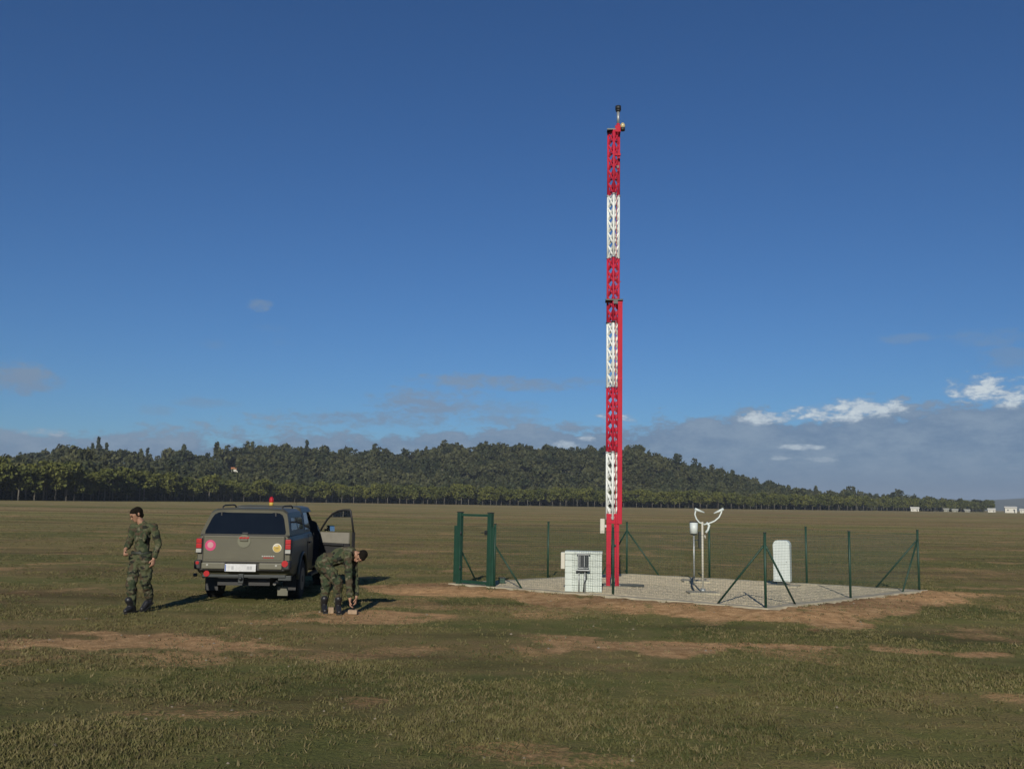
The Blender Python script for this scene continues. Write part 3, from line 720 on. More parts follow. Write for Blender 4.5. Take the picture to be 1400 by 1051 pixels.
cyl('lamp_base', (lx_+.015, -.02, lz-.08), (lx_+.015, -.02, lz-.01), .055, MT['dark'], mast, seg=14)
bm = bmesh.new(); bmesh.ops.create_uvsphere(bm, u_segments=16, v_segments=10, radius=.058); bmesh.ops.scale(bm, vec=(1, 1, 1.35), verts=bm.verts); bmesh.ops.translate(bm, vec=(lx_+.015, -.02, lz+.035), verts=bm.verts)
for f in bm.faces: f.smooth = True
fin('lamp_globe', bm, MT['glasslight'], mast)
box('pulley_bracket', (.09, -.11, mz(214)), (.13, .06, .06), MT['redcol'], mast, bev=.008)
box('cable_clamp', (.09, -.12, mz(231)), (.05, .05, .06), MT['dark'], mast)
tube('cable', [(.09, -.14, mz(183)), (.075, -.15, mz(214)), (.09, -.14, mz(231)), (.06, -.135, mz(300)), (.055, -.135, mz(410)), (.05, -.135, mz(560)), (.06, -.13, mz(700)), (.10, -.11, .25), (.12, -.12, .03)], .007, MT['redcol'], mast, seg=6)
mb_ = box('foundation', (0.02, 0.0, -.002), (.75, .62, .03), MT['oldconcrete'], mast)
for sx in (-1, 1):
    for sy in (-1, 1): cyl('anchor_bolt', (sx*.16, sy*.11, .01), (sx*.16, sy*.11, .05), .014, MT['grey'], mast, seg=6)

# ------------------------------------------------------------------ whitewashed block cabinet
CP = gp(799, 809, PADZ); cabw = 50/F*CP.y; cabh = .81
cab = empty('block_cabinet', (CP.x, CP.y+.22, PADZ), R(-6)); tag(cab, 'square whitewashed block cabinet with a meter box on its front', 'cabinet')
core = box('core', (0, 0, cabh/2-.01), (cabw-.03, .40, cabh-.04), MT['mortar'], cab)
rows = 6; bh = (cabh-.05)/rows
for r_ in range(rows):
    xs = [-cabw/2]; offb = 0 if r_ % 2 else .19
    if offb: xs.append(-cabw/2+offb)
    while xs[-1]+.38 < cabw/2-.05: xs.append(xs[-1]+.38)
    xs.append(cabw/2)
    for k in range(len(xs)-1):
        w_ = xs[k+1]-xs[k]; box('block', ((xs[k]+xs[k+1])/2, 0, bh*(r_+.5)), (w_-.006, .424+rng.uniform(-.003, .003), bh-.006), MT['block'], cab, bev=.006)
box('cap_slab', (0, 0, cabh-.02), (cabw+.012, .45, .05), MT['block'], cab, bev=.008)
sb = box('side_box', (-cabw/2-.045, -.05, .62), (.085, .24, .34), MT['cream'], cab, bev=.012); 
yb = -.212
mbx = box('meter_box', (.0, yb-.05, .62), (.23, .10, .29), MT['grey'], cab, bev=.01)
box('meter_window', (.0, yb-.103, .625), (.20, .012, .25), MT['meter'], mbx)
for k in range(4): box('louvre', (-.070+k*.045, yb-.112, .625), (.014 if k % 2 else .008, .010, .22), MT['dark'] if k % 2 else MT['grey'], mbx)
box('hood', (0, yb-.06, .78), (.27, .14, .02), MT['grey'], mbx)
box('shelf', (-.01, yb-.09, .45), (.29, .16, .022), MT['grey'], cab)
cyl('support_pipe', (.03, yb-.07, -.0), (.03, yb-.07, .45), .018, MT['grey'], cab)
cyl('conduit', (-.09, yb-.04, 0), (-.09, yb-.04, .45), .016, MT['grey'], cab)
tube('cable', [(.06, yb-.05, .44), (.065, yb-.07, .30), (.015, yb-.09, .16), (.0, yb-.08, 0)], .011, MT['dark'], cab)
box('valve', (.055, yb-.06, .31), (.05, .04, .05), MT['dark'], cab)

# ------------------------------------------------------------------ present weather sensor on pole
SP_ = gp(961, 811, PADZ); SY = SP_.y
wsn = empty('weather_sensor', (SP_.x, SP_.y, PADZ)); tag(wsn, 'white forward-scatter weather sensor with two curved arms on a thin pole', 'sensor')
def sl(x, y, dy=0.0): v = at(x, y, SY)-Vector((SP_.x, SP_.y, PADZ)); return Vector((v.x, dy, v.z))
wd = empty('x'); bpy.data.objects.remove(wd)
box('foundation', (0, 0, .01), (.62, .5, .05), MT['oldconcrete'], wsn, bev=.01)
cyl('base_flange', (0, 0, .03), (0, 0, .10), .05, MT['grey'], wsn)
cyl('pole', (0, 0, .03), (0, 0, sl(961, 713).z), .021, MT['cream'], wsn, seg=14)
tube('scatter_arm', [sl(962, 716), sl(956, 714), sl(952, 709), sl(950, 703), sl(951, 698)], .016, MT['white'], wsn)
tube('scatter_arm', [sl(962, 717), sl(970, 715), sl(977, 712), sl(983, 707), sl(986, 701), sl(987, 697)], .016, MT['white'], wsn)
tube('optic_hood', [sl(950, 695.5), sl(955, 697.5), sl(963, 700.5)], [.030, .026, .012], MT['white'], wsn)
tube('optic_hood', [sl(989, 695.5), sl(984, 698), sl(976, 701.5)], [.030, .026, .012], MT['white'], wsn)
tube('drop_probe', [sl(966, 714), sl(969.5, 718), sl(968, 724), sl(965, 728)], [.024, .028, .022, .026], MT['white'], wsn)
cyl('small_probe', sl(963.5, 731), sl(964.5, 736), .015, MT['cream'], wsn)
box('electronics_box', sl(957.5, 738, .06), (.045, .09, .34), MT['dark'], wsn, bev=.006)
bm = bmesh.new(); bm_cyl(bm, sl(957, 722, .1), sl(957, 725, .1)-Vector((0, 0, .0)), .015); bm.free()
# rain gauge
RP = gp(949, 795, PADZ); RY = RP.y
rg_ = empty('rain_gauge', (RP.x, RP.y, PADZ)); tag(rg_, 'white cylinder rain gauge on a thin grey pole behind the weather sensor', 'rain gauge')
def rl(x, y, dy=0.0): v = at(x, y, RY)-Vector((RP.x, RP.y, PADZ)); return Vector((v.x, dy, v.z))
box('foundation', (.03, 0, .01), (.62, .5, .05), MT['oldconcrete'], rg_, bev=.01)
cyl('pole', (0, 0, .03), (0, 0, rl(949, 729).z), .020, MT['grey'], rg_, seg=12)
cyl('collector', (0, 0, rl(949, 729).z), (0, 0, rl(949, 714).z), .094, MT['white'], rg_, seg=24)
cyl('rim', (0, 0, rl(949, 714).z), (0, 0, rl(949, 712.5).z), .097, MT['black'], rg_, seg=24)
cyl('underside', (0, 0, rl(949, 731).z), (0, 0, rl(949, 729).z), .05, MT['dark'], rg_, seg=16, r1=.09)
cyl('bracket', (0, 0, rl(950, 738).z), (.15, 0, rl(950, 738).z), .012, MT['dark'], rg_)
kb = tube('sensor_cable', [Vector((RP.x-.05, RP.y-.08, PADZ+.10)), gp(945.5, 799, PADZ+.05), gp(948, 806, PADZ+.02), gp(953, 810.5, PADZ+.015), gp(959, 811.5, PADZ+.015)], .016, MT['black'])
tag(kb, 'black cable curving over the gravel between the two poles', 'cable')

# ------------------------------------------------------------------ rounded white ceilometer cabinet
EP = gp(1073, 801, PADZ)
ce = empty('ceilometer', (EP.x, EP.y+.15, PADZ), R(-26)); tag(ce, 'tall rounded white instrument cabinet on a short dark pedestal', 'instrument cabinet')
bm = bmesh.new(); W2, D2, HH = .185, .16, .93; prof = []; rr = .10
for k in range(7): th = math.pi/2*k/6; prof.append((W2-rr+rr*math.cos(th), HH-rr+rr*math.sin(th)))
prof = [(W2, .0)]+prof+[(-x_, z_) for x_, z_ in prof[::-1]]+[(-W2, .0)]
fr = [bm.verts.new((x_, -D2, z_+.10)) for x_, z_ in prof]; bk = [bm.verts.new((x_*.97, D2, z_+.10)) for x_, z_ in prof]
bm.faces.new(fr); bm.faces.new(bk[::-1])
for k in range(len(prof)):
    q = (k+1) % len(prof); bm.faces.new((fr[k], bk[k], bk[q], fr[q]))
bmesh.ops.bevel(bm, geom=[e for e in bm.edges if abs(e.verts[0].co.y-e.verts[1].co.y) < .01], offset=.03, segments=3, affect='EDGES')
sh2 = fin('shell', bm, MT['white'], ce)
box('door_seam', (0, -D2-.001, .50), (.25, .006, .005), MT['mortar'], ce)
cyl('latch', (.12, -D2-.012, .55), (.12, -D2+.01, .55), .014, MT['grey'], ce)
box('pedestal', (-.03, 0, .055), (.17, .18, .11), MT['dark'], ce, bev=.01)
box('foundation', (0, 0, .005), (.72, .6, .03), MT['oldconcrete'], ce, bev=.006)
box('plug_box', (-.19, -.02, .09), (.10, .10, .07), MT['black'], ce, bev=.01)

# ------------------------------------------------------------------ pickup truck
paint = mat('olive_army_paint', (.070, .066, .040), .5, var=.10, vs=2.5, bump=.05, bs=20, coat=.12)
MT['tint'] = mat('tinted_glass', (.006, .008, .010), .04, spec=.8)
MT['sideglass'] = mat('side_glass', (.02, .025, .03), .02, spec=1.0)
MT['trim'] = mat('black_trim', (.018, .018, .018), .6)
MT['tyre'] = mat('tyre_rubber', (.014, .014, .014), .9, bump=.4, bs=80)
MT['rim'] = mat('dusty_steel_rim', (.12, .12, .11), .5, metal=.5)
MT['lampred'] = mat('red_lens', (.34, .010, .012), .3, coat=.2)
MT['lampwhite'] = mat('clear_lens', (.34, .34, .31), .15, coat=.6)
MT['bumper'] = mat('bumper_step', (.10, .096, .065), .5, var=.1)
MT['pink'] = mat('pink_sticker', (.45, .03, .12), .6)
MT['pinkc'] = mat('pale_pink_sticker', (.42, .20, .22), .5)
MT['yellow'] = mat('yellow_sticker', (.42, .29, .05), .5)
MT['plate'] = mat('number_plate_white', (.50, .51, .51), .45, var=.15, vs=14)
MT['blue'] = mat('plate_blue', (.05, .10, .30), .5)
MT['smudge'] = mat('plate_smudge', (.35, .36, .37), .5)
MT['cabin'] = mat('dark_cabin', (.02, .02, .022), .8)
MT['doorcard'] = mat('grey_door_card', (.20, .19, .16), .75, var=.08)
MT['mirror'] = mat('mirror_glass', (.75, .78, .8), .03, metal=1.0, var=.01)
tk = empty('pickup_truck', (0, 0, 0)); tag(tk, 'dark olive double-cab pickup truck with canopy, its front right door open', 'truck')
def loft(sections, bm, cap=True):
    rings = [[bm.verts.new(p) for p in s_] for s_ in sections]
    for a_, b_ in zip(rings[:-1], rings[1:]):
        for k in range(len(a_)):
            q = (k+1) % len(a_); bm.faces.new((a_[k], a_[q], b_[q], b_[k]))
    if cap: bm.faces.new(rings[0][::-1]); bm.faces.new(rings[-1])
    return rings
def body_sec(y, wd=1.0, zt=1.235, zb=.44, round_=0.0):
    hw = .872*wd
    half = [(hw*.90, zb), (hw*.975, zb+.05), (hw, .70), (hw*.998, .92), (hw*.975, zt-.10), (hw*.94, zt-.02), (hw*.90, zt)]
    pts = [(x_, y, z_) for x_, z_ in half]+[(-x_, y, z_) for x_, z_ in half[::-1]]
    return pts
def cutter(name, build):
    bm = bmesh.new(); build(bm); o = fin(name, bm, MT['cabin']); return o
def apply_bool(o, cutters):
    for c in cutters:
        md = o.modifiers.new('b', 'BOOLEAN'); md.operation = 'DIFFERENCE'; md.object = c; md.solver = 'EXACT'
        try: md.material_mode = 'TRANSFER'
        except Exception: pass
    dg_ = bpy.context.evaluated_depsgraph_get(); me = bpy.data.meshes.new_from_object(o.evaluated_get(dg_)); o.modifiers.clear(); old = o.data; o.data = me
    me.name = old.name
bm = bmesh.new()
loft([body_sec(.10, .955, 1.225, .60), body_sec(.16, .985, 1.235, .52), body_sec(.5, 1, 1.24, .46), body_sec(1.7, 1, 1.24), body_sec(2.6, 1, 1.24), body_sec(3.55, 1, 1.24), body_sec(3.8, 1, 1.15),
      body_sec(4.6, .985, 1.08), body_sec(4.95, .93, .98), body_sec(5.08, .80, .86)], bm)
body = fin('body', bm, paint, tk)
arch = []
for ya in (1.22, 4.22):
    arch.append(cutter('arch', lambda bm, ya=ya: [bm_cyl(bm, (s_*.60, ya, .40), (s_*1.0, ya, .40), .455, seg=28) for s_ in (-1, 1)]))
doorcut = cutter('doorcut', lambda bm: bm_box(bm, (.75, 3.0, 1.08), (.90, 1.02, 1.12)))
apply_bool(body, arch+[doorcut])
for f in body.data.polygons: f.use_smooth = False
# cab greenhouse
def gh_sec(z, hw, y0, y1, n_=6):
    r = .10; pts = []
    for cx_, cy_, a0 in ((hw-r, y1-r, 0), (-(hw-r), y1-r, 90), (-(hw-r), y0+r, 180), (hw-r, y0+r, 270)):
        for k in range(5): th = R(a0+90*k/4); pts.append((cx_+r*math.cos(th), cy_+r*math.sin(th), z))
    return pts
bm = bmesh.new(); loft([gh_sec(1.20, .80, 1.72, 3.92), gh_sec(1.35, .775, 1.74, 3.66), gh_sec(1.66, .69, 1.86, 3.16), gh_sec(1.735, .655, 1.90, 3.02), gh_sec(1.765, .56, 2.0, 2.9)], bm)
cabin = fin('cab', bm, paint, tk); apply_bool(cabin, [doorcut])
for o in arch+[doorcut]: bpy.data.objects.remove(o)
# canopy over the load bed
def can_sec(y, zt, k=1.0):
    half = [(.815, 1.232), (.80, 1.30), (.735*k, zt-.16), (.705*k, zt-.07), (.62*k, zt-.015), (.35*k, zt)]
    return [(x_, y, z_) for x_, z_ in half]+[(-x_, y, z_) for x_, z_ in half[::-1]]
bm = bmesh.new()
secs = []
for t_, zt_ in ((0, 1.68), (1, 1.715)): pass
s0 = []
for (x_, _, z_) in can_sec(0, 1.69): s0.append((x_, .12+(z_-1.232)*.62, z_))
s1 = []
for (x_, _, z_) in can_sec(0, 1.725): s1.append((x_, .20+(z_-1.232)*.62, z_))
loft([s0, s1, can_sec(1.1, 1.73), can_sec(1.70, 1.73)], bm); canopy = fin('canopy', bm, paint, tk)
# rear window glass in the canopy
bm = bmesh.new()
def rw(x_, z_, o=.008): return (x_, .12+(z_-1.232)*.62-o, z_)
g = [(-.73, 1.255), (.73, 1.255), (.735, 1.30), (.665, 1.53), (.625, 1.605), (.56, 1.640), (.46, 1.648), (.42, 1.640), (-.42, 1.640), (-.46, 1.648), (-.56, 1.640), (-.625, 1.605), (-.665, 1.53), (-.735, 1.30)]
fr = [bm.verts.new(rw(*p)) for p in g]; bk = [bm.verts.new(rw(*p, -.01)) for p in g]; bm.faces.new(fr); bm.faces.new(bk[::-1])
for k in range(len(g)): bm.faces.new((fr[k], bk[k], bk[(k+1) % len(g)], fr[(k+1) % len(g)]))
rwin = fin('rear_window', bm, MT['tint'], tk)
box('window_latch', rw(0, 1.27, .02), (.10, .02, .03), MT['trim'], rwin)
box('sill_seal', (0, .112, 1.236), (1.60, .03, .022), MT['trim'], tk)
for s_ in (-1, 1): box('stay', (s_*.50, .34, 1.60), (.02, .02, .10), MT['trim'], rwin)
# tailgate
tg = box('tailgate', (0, .088, .985), (1.47, .045, .475), paint, tk, bev=.015)
cyl('handle_cup', (0, .068, 1.13), (0, .055, 1.13), .118, mat('handle_cup_paint', (.11, .11, .07), .5), tg, seg=24)
box('handle', (0, .052, 1.145), (.15, .03, .045), paint, tg, bev=.01)
for k, (x0, w_) in enumerate(((-.085, .022), (-.057, .03), (-.022, .024), (.006, .03), (.04, .022), (.066, .028))): box('emblem', (x0+.012, .050, 1.188+(.004 if k % 2 else -.003)), (w_, .008, .030), MT['lampred'], tg)
def disc(name, x_, z_, r, m, y_=.062, seg=28): return cyl(name, (x_, .07, z_), (x_, y_, z_), r, m, tg, seg=seg)
disc('sticker', -.605, 1.045, .098, MT['pink']); disc('sticker_centre', -.605, 1.052, .055, MT['pinkc'], .060)
disc('sticker', .605, 1.015, .080, mat('sticker_border', (.55, .53, .45), .5)); disc('sticker_centre', .605, 1.008, .070, MT['yellow'], .060)
box('sticker_mark', (.605, .058, 1.005), (.055, .004, .010), MT['trim'], tg)
box('sticker_mark', (.590, .058, 1.055), (.07, .004, .018), MT['plate'], tg)
for k in range(6): box('badge', (.35+k*.040, .062, .862), (.030, .006, .020), MT['lampwhite'], tg)
for k in range(5): box('badge', (.38+k*.038, .062, .835), (.030, .006, .018), MT['lampred'], tg)
for zz_ in (.80, 1.195): box('press_ridge', (0, .063, zz_), (1.38, .008, .014), paint, tg, bev=.003)
for s_ in (-1, 1): box('gate_gap', (s_*.738, .075, .985), (.010, .02, .46), MT['trim'], tk)
box('bottom_gap', (0, .072, .750), (1.48, .02, .014), MT['trim'], tk)
# lamps
for s_ in (-1, 1):
    lm = box('tail_lamp', (s_*.805, .115, 1.04), (.115, .14, .27), MT['trim'], tk, bev=.012)
    for z_, h_, m_ in ((1.125, .085, 'lampred'), (1.035, .085, 'lampred'), (.948, .07, 'lampwhite')): box('lens', (s_*.807, .045, z_), (.098, .02, h_), MT[m_], lm, bev=.008)
    bz = .755
    box('bumper_corner', (s_*.80, .08, .70), (.13, .20, .17), MT['trim'], tk, bev=.03)
    box('bumper_step', (s_*.515, .03, .685), (.42, .12, .115), MT['bumper'], tk, bev=.015)
    cyl('bumper_light', (s_*.62, -.025, .70), (s_*.62, -.036, .70), .020, MT['lampwhite'], tk)
cyl('reflector', (.775, -.01, .735), (.775, -.03, .735), .058, MT['lampred'], tk, seg=20)
cyl('reflector', (-.80, -.01, .735), (-.80, -.03, .735), .030, MT['lampred'], tk, seg=20)
cyl('reflector', (-.62, -.02, .545), (-.62, -.045, .545), .052, MT['lampred'], tk, seg=20)
box('bumper_beam', (0, .06, .66), (1.55, .10, .12), MT['trim'], tk, bev=.01)
pl_ = box('number_plate', (-.02, -.035, .655), (.56, .014, .135), MT['plate'], tk, bev=.004)
box('plate_strip', (-.285, -.0435, .655), (.018, .004, .12), MT['blue'], pl_)
for x0 in (-.16, .12, .17): box('plate_smudge', (x0, -.0432, .655), (.04, .003, .06), MT['smudge'], pl_)
box('tow_bar', (0.05, .0, .505), (1.50, .06, .055), MT['dark'], tk, bev=.01)
box('tow_bar_end', (.78, .02, .475), (.24, .07, .09), MT['dark'], tk, bev=.01)
cyl('tow_bar_knob', (-.86, .0, .515), (-.80, 0, .515), .03, MT['dark'], tk)
hb = box('tow_hitch', (-.0, .0, .46), (.10, .10, .17), MT['dark'], tk, bev=.01); bm = bmesh.new(); bmesh.ops.create_uvsphere(bm, u_segments=12, v_segments=8, radius=.035); bmesh.ops.translate(bm, vec=(0, -.09, .47), verts=bm.verts); fin('tow_ball', bm, MT['dark'], hb)
for s_ in (-1, 1): box('mud_flap', (s_*.73, .78, .33), (.24, .015, .32), MT['trim'], tk)
box('light_flap', (.66, .50, .20), (.19, .015, .17), MT['bumper'], tk)
box('chassis', (0, 2.5, .40), (.95, 4.6, .16), MT['trim'], tk)
box('fuel_tank', (-.35, 2.3, .36), (.40, .9, .22), MT['trim'], tk, bev=.03)
bm = bmesh.new(); bm_cyl(bm, (-.70, 1.22, .36), (.70, 1.22, .36), .05); bmesh.ops.create_uvsphere(bm, u_segments=12, v_segments=8, radius=.14, matrix=Matrix.Translation((0, 1.22, .36))); fin('rear_axle', bm, MT['trim'], tk)
cyl('spare_wheel', (0, .70, .36), (0, .70, .52), .34, MT['tyre'], tk, seg=24)
tube('exhaust', [(.35, 2.0, .38), (.45, 1.6, .36), (.55, .5, .36), (.55, .25, .35)], .03, MT['rim'], tk)
cyl('front_axle', (-.7, 4.22, .36), (.7, 4.22, .36), .04, MT['trim'], tk)
for ya in (1.22, 4.22):
    for s_ in (-1, 1):
        wbm = bmesh.new(); rings = []
        for x_, r_ in ((-.125, .26), (-.12, .34), (-.09, .372), (.09, .372), (.12, .34), (.125, .26)): rings.append([wbm.verts.new((x_, r_*math.cos(2*math.pi*k/32), r_*math.sin(2*math.pi*k/32))) for k in range(32)])
        for a_, b_ in zip(rings[:-1], rings[1:]):
            for k in range(32): wbm.faces.new((a_[k], a_[(k+1) % 32], b_[(k+1) % 32], b_[k]))
        rings and wbm.faces.new(rings[0][::-1]); wbm.faces.new(rings[-1])
        for k in range(32):
            th = 2*math.pi*(k+.5)/32; bm_box(wbm, (0, .374*math.cos(th), .374*math.sin(th)), (.21, .035, .012), Matrix.Rotation(0, 3, 'X'))
        wh = empty('wheel'); wh.parent = tk; wh.location = (s_*.765, ya, .374)
        fin('tyre', wbm, MT['tyre'], wh); cyl('rim', (-.13, 0, 0), (.13, 0, 0), .215, MT['rim'], wh, seg=24); cyl('hub', (-.14, 0, 0), (.14, 0, 0), .06, MT['dark'], wh, seg=12)
# wheel arch flares and sill steps
for ya in (1.22, 4.22):
    for s_ in (-1, 1):
        pts = [(s_*.885, ya+.47*math.cos(R(a_)), .40+.47*math.sin(R(a_))) for a_ in range(0, 181, 15)]; tube('arch_flare', pts, .028, paint, tk, seg=6)
for s_ in (-1, 1): box('side_step', (s_*.90, 2.72, .40), (.14, 1.8, .05), MT['dark'], tk, bev=.015)
# side glass panels: y,z polygon on the sloping side
def sidex(z_): return .775+(1.35-z_)*(.085/.31)
def side_glass(name, poly, s_, parent, m, fx=sidex, o=.006):
    bm = bmesh.new(); vs = [bm.verts.new((s_*(fx(z_)+o), y_, z_)) for y_, z_ in poly]; vb = [bm.verts.new((s_*(fx(z_)-.01), y_, z_)) for y_, z_ in poly]
    bm.faces.new(vs); bm.faces.new(vb[::-1])
    for k in range(len(poly)): bm.faces.new((vs[k], vb[k], vb[(k+1) % len(poly)], vs[(k+1) % len(poly)]))
    return fin(name, bm, m, parent)
for s_ in (-1, 1):
    side_glass('rear_door_window', [(1.86, 1.30), (2.42, 1.30), (2.42, 1.63), (2.06, 1.63)], s_, cabin, MT['sideglass'])
    if s_ < 0: side_glass('front_door_window', [(2.50, 1.30), (3.50, 1.30), (3.16, 1.60), (3.08, 1.63), (2.50, 1.63)], s_, cabin, MT['sideglass'])
    cf_ = lambda z_: .80+(1.30-z_)*(.065/.27)
    side_glass('canopy_window', [(.36, 1.33), (.98, 1.33), (.98, 1.55), (.50, 1.55)], s_, canopy, MT['sideglass'], cf_, .008)
    side_glass('canopy_window', [(1.04, 1.33), (1.62, 1.33), (1.62, 1.55), (1.04, 1.55)], s_, canopy, MT['sideglass'], cf_, .008)
    # door seams and handles
    for yy in (1.80, 2.46): box('door_seam', (s_*.872, yy, .88), (.008, .012, .66), MT['trim'], tk)
    box('door_handle', (s_*.885, 2.0, 1.04), (.03, .16, .035), MT['trim'], tk, bev=.008)
    rl_ = tube('roof_rail', [(s_*.56, .62, 1.69), (s_*.56, .66, 1.75), (s_*.56, .80, 1.77), (s_*.56, 1.5, 1.775), (s_*.56, 1.62, 1.75), (s_*.56, 1.66, 1.70)], .014, MT['trim'], tk)
    box('head_lamp', (s_*.66, 4.99, .86), (.26, .12, .18), MT['lampwhite'], tk, bev=.03)
bm = bmesh.new(); q_ = [bm.verts.new(p) for p in ((-.66, 3.80, 1.30), (.66, 3.80, 1.30), (.60, 3.20, 1.655), (-.60, 3.20, 1.655))]; bm.faces.new(q_); bmesh.ops.translate(bm, vec=(0, .03, .015), verts=bm.verts); fin('windscreen', bm, MT['sideglass'], tk)
bm = bmesh.new(); bmesh.ops.create_uvsphere(bm, u_segments=16, v_segments=10, radius=.05); bmesh.ops.scale(bm, vec=(1, 1, 1.7), verts=bm.verts)
bmesh.ops.translate(bm, vec=(0, 2.3, 1.865), verts=bm.verts); bcn = cyl('beacon', (0, 2.3, 1.76), (0, 2.3, 1.83), .045, MT['yellow'], tk, seg=16)
fin('beacon_lens', bm, MT['lampred'], bcn)
# roof antenna, seats inside the open door
tube('antenna', [(.40, 2.95, 1.75), (.40, 2.85, 2.05)], .003, MT['trim'], tk, seg=4)
for x_ in (.38,):
    st = box('seat', (x_+.05, 2.95, .86), (.48, .50, .18), MT['cabin'], tk, bev=.05); box('backrest', (x_+.05, 2.66, 1.20), (.46, .16, .60), MT['cabin'], st, rot=None, bev=.05)
# open front right door, hinged at its front edge
dr_ = empty('front_door', (.872, 3.53, 0), R(52)); dr_.parent = tk
dl = 1.02
bm = bmesh.new()
poly = [(0, .50), (-dl, .50), (-dl, 1.24), (0, 1.22)]
def slab(bm, poly, x0, x1, m=0):
    a_ = [bm.verts.new((x0, y_, z_)) for y_, z_ in poly]; b_ = [bm.verts.new((x1, y_, z_)) for y_, z_ in poly]
    bm.faces.new(a_); bm.faces.new(b_[::-1])
    for k in range(len(poly)): bm.faces.new((a_[k], b_[k], b_[(k+1) % len(poly)], a_[(k+1) % len(poly)]))
slab(bm, poly, -.045, .0); fin('door_skin', bm, paint, dr_)
bm = bmesh.new(); slab(bm, [(-.08, .98), (-dl+.10, .98), (-dl+.10, 1.21), (-.04, 1.20)], -.075, -.047); dcd = fin('door_card', bm, MT['doorcard'], dr_)
bm = bmesh.new(); slab(bm, [(-.05, .55), (-dl+.07, .55), (-dl+.07, .975), (-.06, .975)], -.085, -.047); fin('lower_card', bm, MT['cabin'], dr_)
box('arm_rest', (-.105, -.5, .95), (.06, .60, .05), MT['cabin'], dr_, bev=.015)
def lean(y_, z_): return (-.03-(z_-1.22)*.22, y_, z_)
frame_pts = [lean(-.0, 1.22), lean(-.10, 1.33), lean(-.26, 1.48), lean(-.44, 1.60), lean(-.62, 1.665), lean(-.80, 1.69), lean(-.985, 1.695), lean(-1.0, 1.68), lean(-1.01, 1.5), lean(-1.01, 1.22)]
tube('window_frame', frame_pts, .022, MT['trim'], dr_, seg=6)
bm = bmesh.new(); bm.faces.new([bm.verts.new(p) for p in frame_pts]); 
gl = bpy.data.materials.new('clear_door_glass'); gl.use_nodes = True; gb_ = gl.node_tree.nodes['Principled BSDF']; gb_.inputs['Transmission Weight'].default_value = 1; gb_.inputs['Roughness'].default_value = 0; gb_.inputs['IOR'].default_value = 1.05
gb_.inputs['Base Color'].default_value = (.72, .78, .74, 1); fin('window_glass', bm, gl, dr_)
box('door_edge', (-.03, -dl+.005, .86), (.07, .03, .72), MT['trim'], dr_)
mr_ = box('mirror', (.13, -.16, 1.27), (.19, .09, .15), MT['trim'], dr_, rot=None, bev=.02)
box('mirror_glass', (.13, -.207, 1.27), (.16, .006, .12), MT['mirror'], mr_, rot=Matrix.Rotation(R(-34), 3, 'Z')@Matrix.Rotation(R(12), 3, 'X')) if False else None
bm = bmesh.new(); bm_box(bm, (0, 0, 0), (.15, .006, .12), Matrix.Rotation(R(-6), 3, 'X')); mg_ = fin('mirror_glass', bm, MT['mirror'], mr_); mg_.location = (.13, -.210, 1.27)
box('mirror_arm', (.03, -.12, 1.24), (.09, .04, .05), MT['trim'], mr_)
tgp = gp(331, 814.5); TD = 17.35; tr = at(331.5, 760, TD)
tk.location = (tr.x, TD, 0.0); tk.rotation_euler = (0, 0, R(2.5))
bpy.context.view_layer.update()

# ------------------------------------------------------------------ people
def camo(name):
    m = bpy.data.materials.new(name); m.use_nodes = True; t = m.node_tree; n = t.nodes; l = t.links
    p = n['Principled BSDF']; p.inputs['Roughness'].default_value = .9; p.inputs['Specular IOR Level'].default_value = .15
    tc_ = n.new('ShaderNodeTexCoord'); cur = None
    layers = [((.066, .072, .038), None, 0, 0), ((.034, .046, .025), .5, 7.0, 1.0), ((.060, .047, .030), .56, 8.5, 5.0), ((.105, .100, .065), .63, 9.0, 11.0), ((.018, .020, .016), .63, 10.0, 17.0)]
    for c, th_, sc, of in layers:
        if th_ is None:
            rgb = n.new('ShaderNodeRGB'); rgb.outputs[0].default_value = (*c, 1); cur = rgb.outputs[0]; continue
        mp = n.new('ShaderNodeMapping'); mp.inputs['Location'].default_value = (of, of*.3, of*.7); mp.inputs['Scale'].default_value = (1, 1, 1.25); l.new(tc_.outputs['Object'], mp.inputs[0])
        ns = n.new('ShaderNodeTexNoise'); ns.inputs['Scale'].default_value = sc; ns.inputs['Detail'].default_value = 1.5; l.new(mp.outputs[0], ns.inputs['Vector'])
        mr2 = n.new('ShaderNodeMapRange'); l.new(ns.outputs[0], mr2.inputs[0]); mr2.inputs[1].default_value = th_-.01; mr2.inputs[2].default_value = th_+.01
        mxn = n.new('ShaderNodeMix'); mxn.data_type = 'RGBA'; l.new(mr2.outputs[0], mxn.inputs[0]); l.new(cur, mxn.inputs[6]); mxn.inputs[7].default_value = (*c, 1); cur = mxn.outputs[2]
    l.new(cur, p.inputs['Base Color'])
    n2 = n.new('ShaderNodeTexNoise'); n2.inputs['Scale'].default_value = 22; l.new(tc_.outputs['Object'], n2.inputs['Vector'])
    bpn = n.new('ShaderNodeBump'); bpn.inputs['Strength'].default_value = .6; bpn.inputs['Distance'].default_value = .02; l.new(n2.outputs[0], bpn.inputs['Height']); l.new(bpn.outputs[0], p.inputs['Normal'])
    return m
MT['camo'] = camo('camouflage_cloth'); MT['skin'] = mat('skin', (.30, .165, .105), .6, var=.08, vs=20)
MT['hair'] = mat('dark_hair', (.010, .008, .006), .9, bump=.4, bs=150, spec=.08); MT['boot'] = mat('black_boot_leather', (.014, .014, .016), .45); MT['belt'] = mat('dark_belt', (.02, .025, .018), .6)
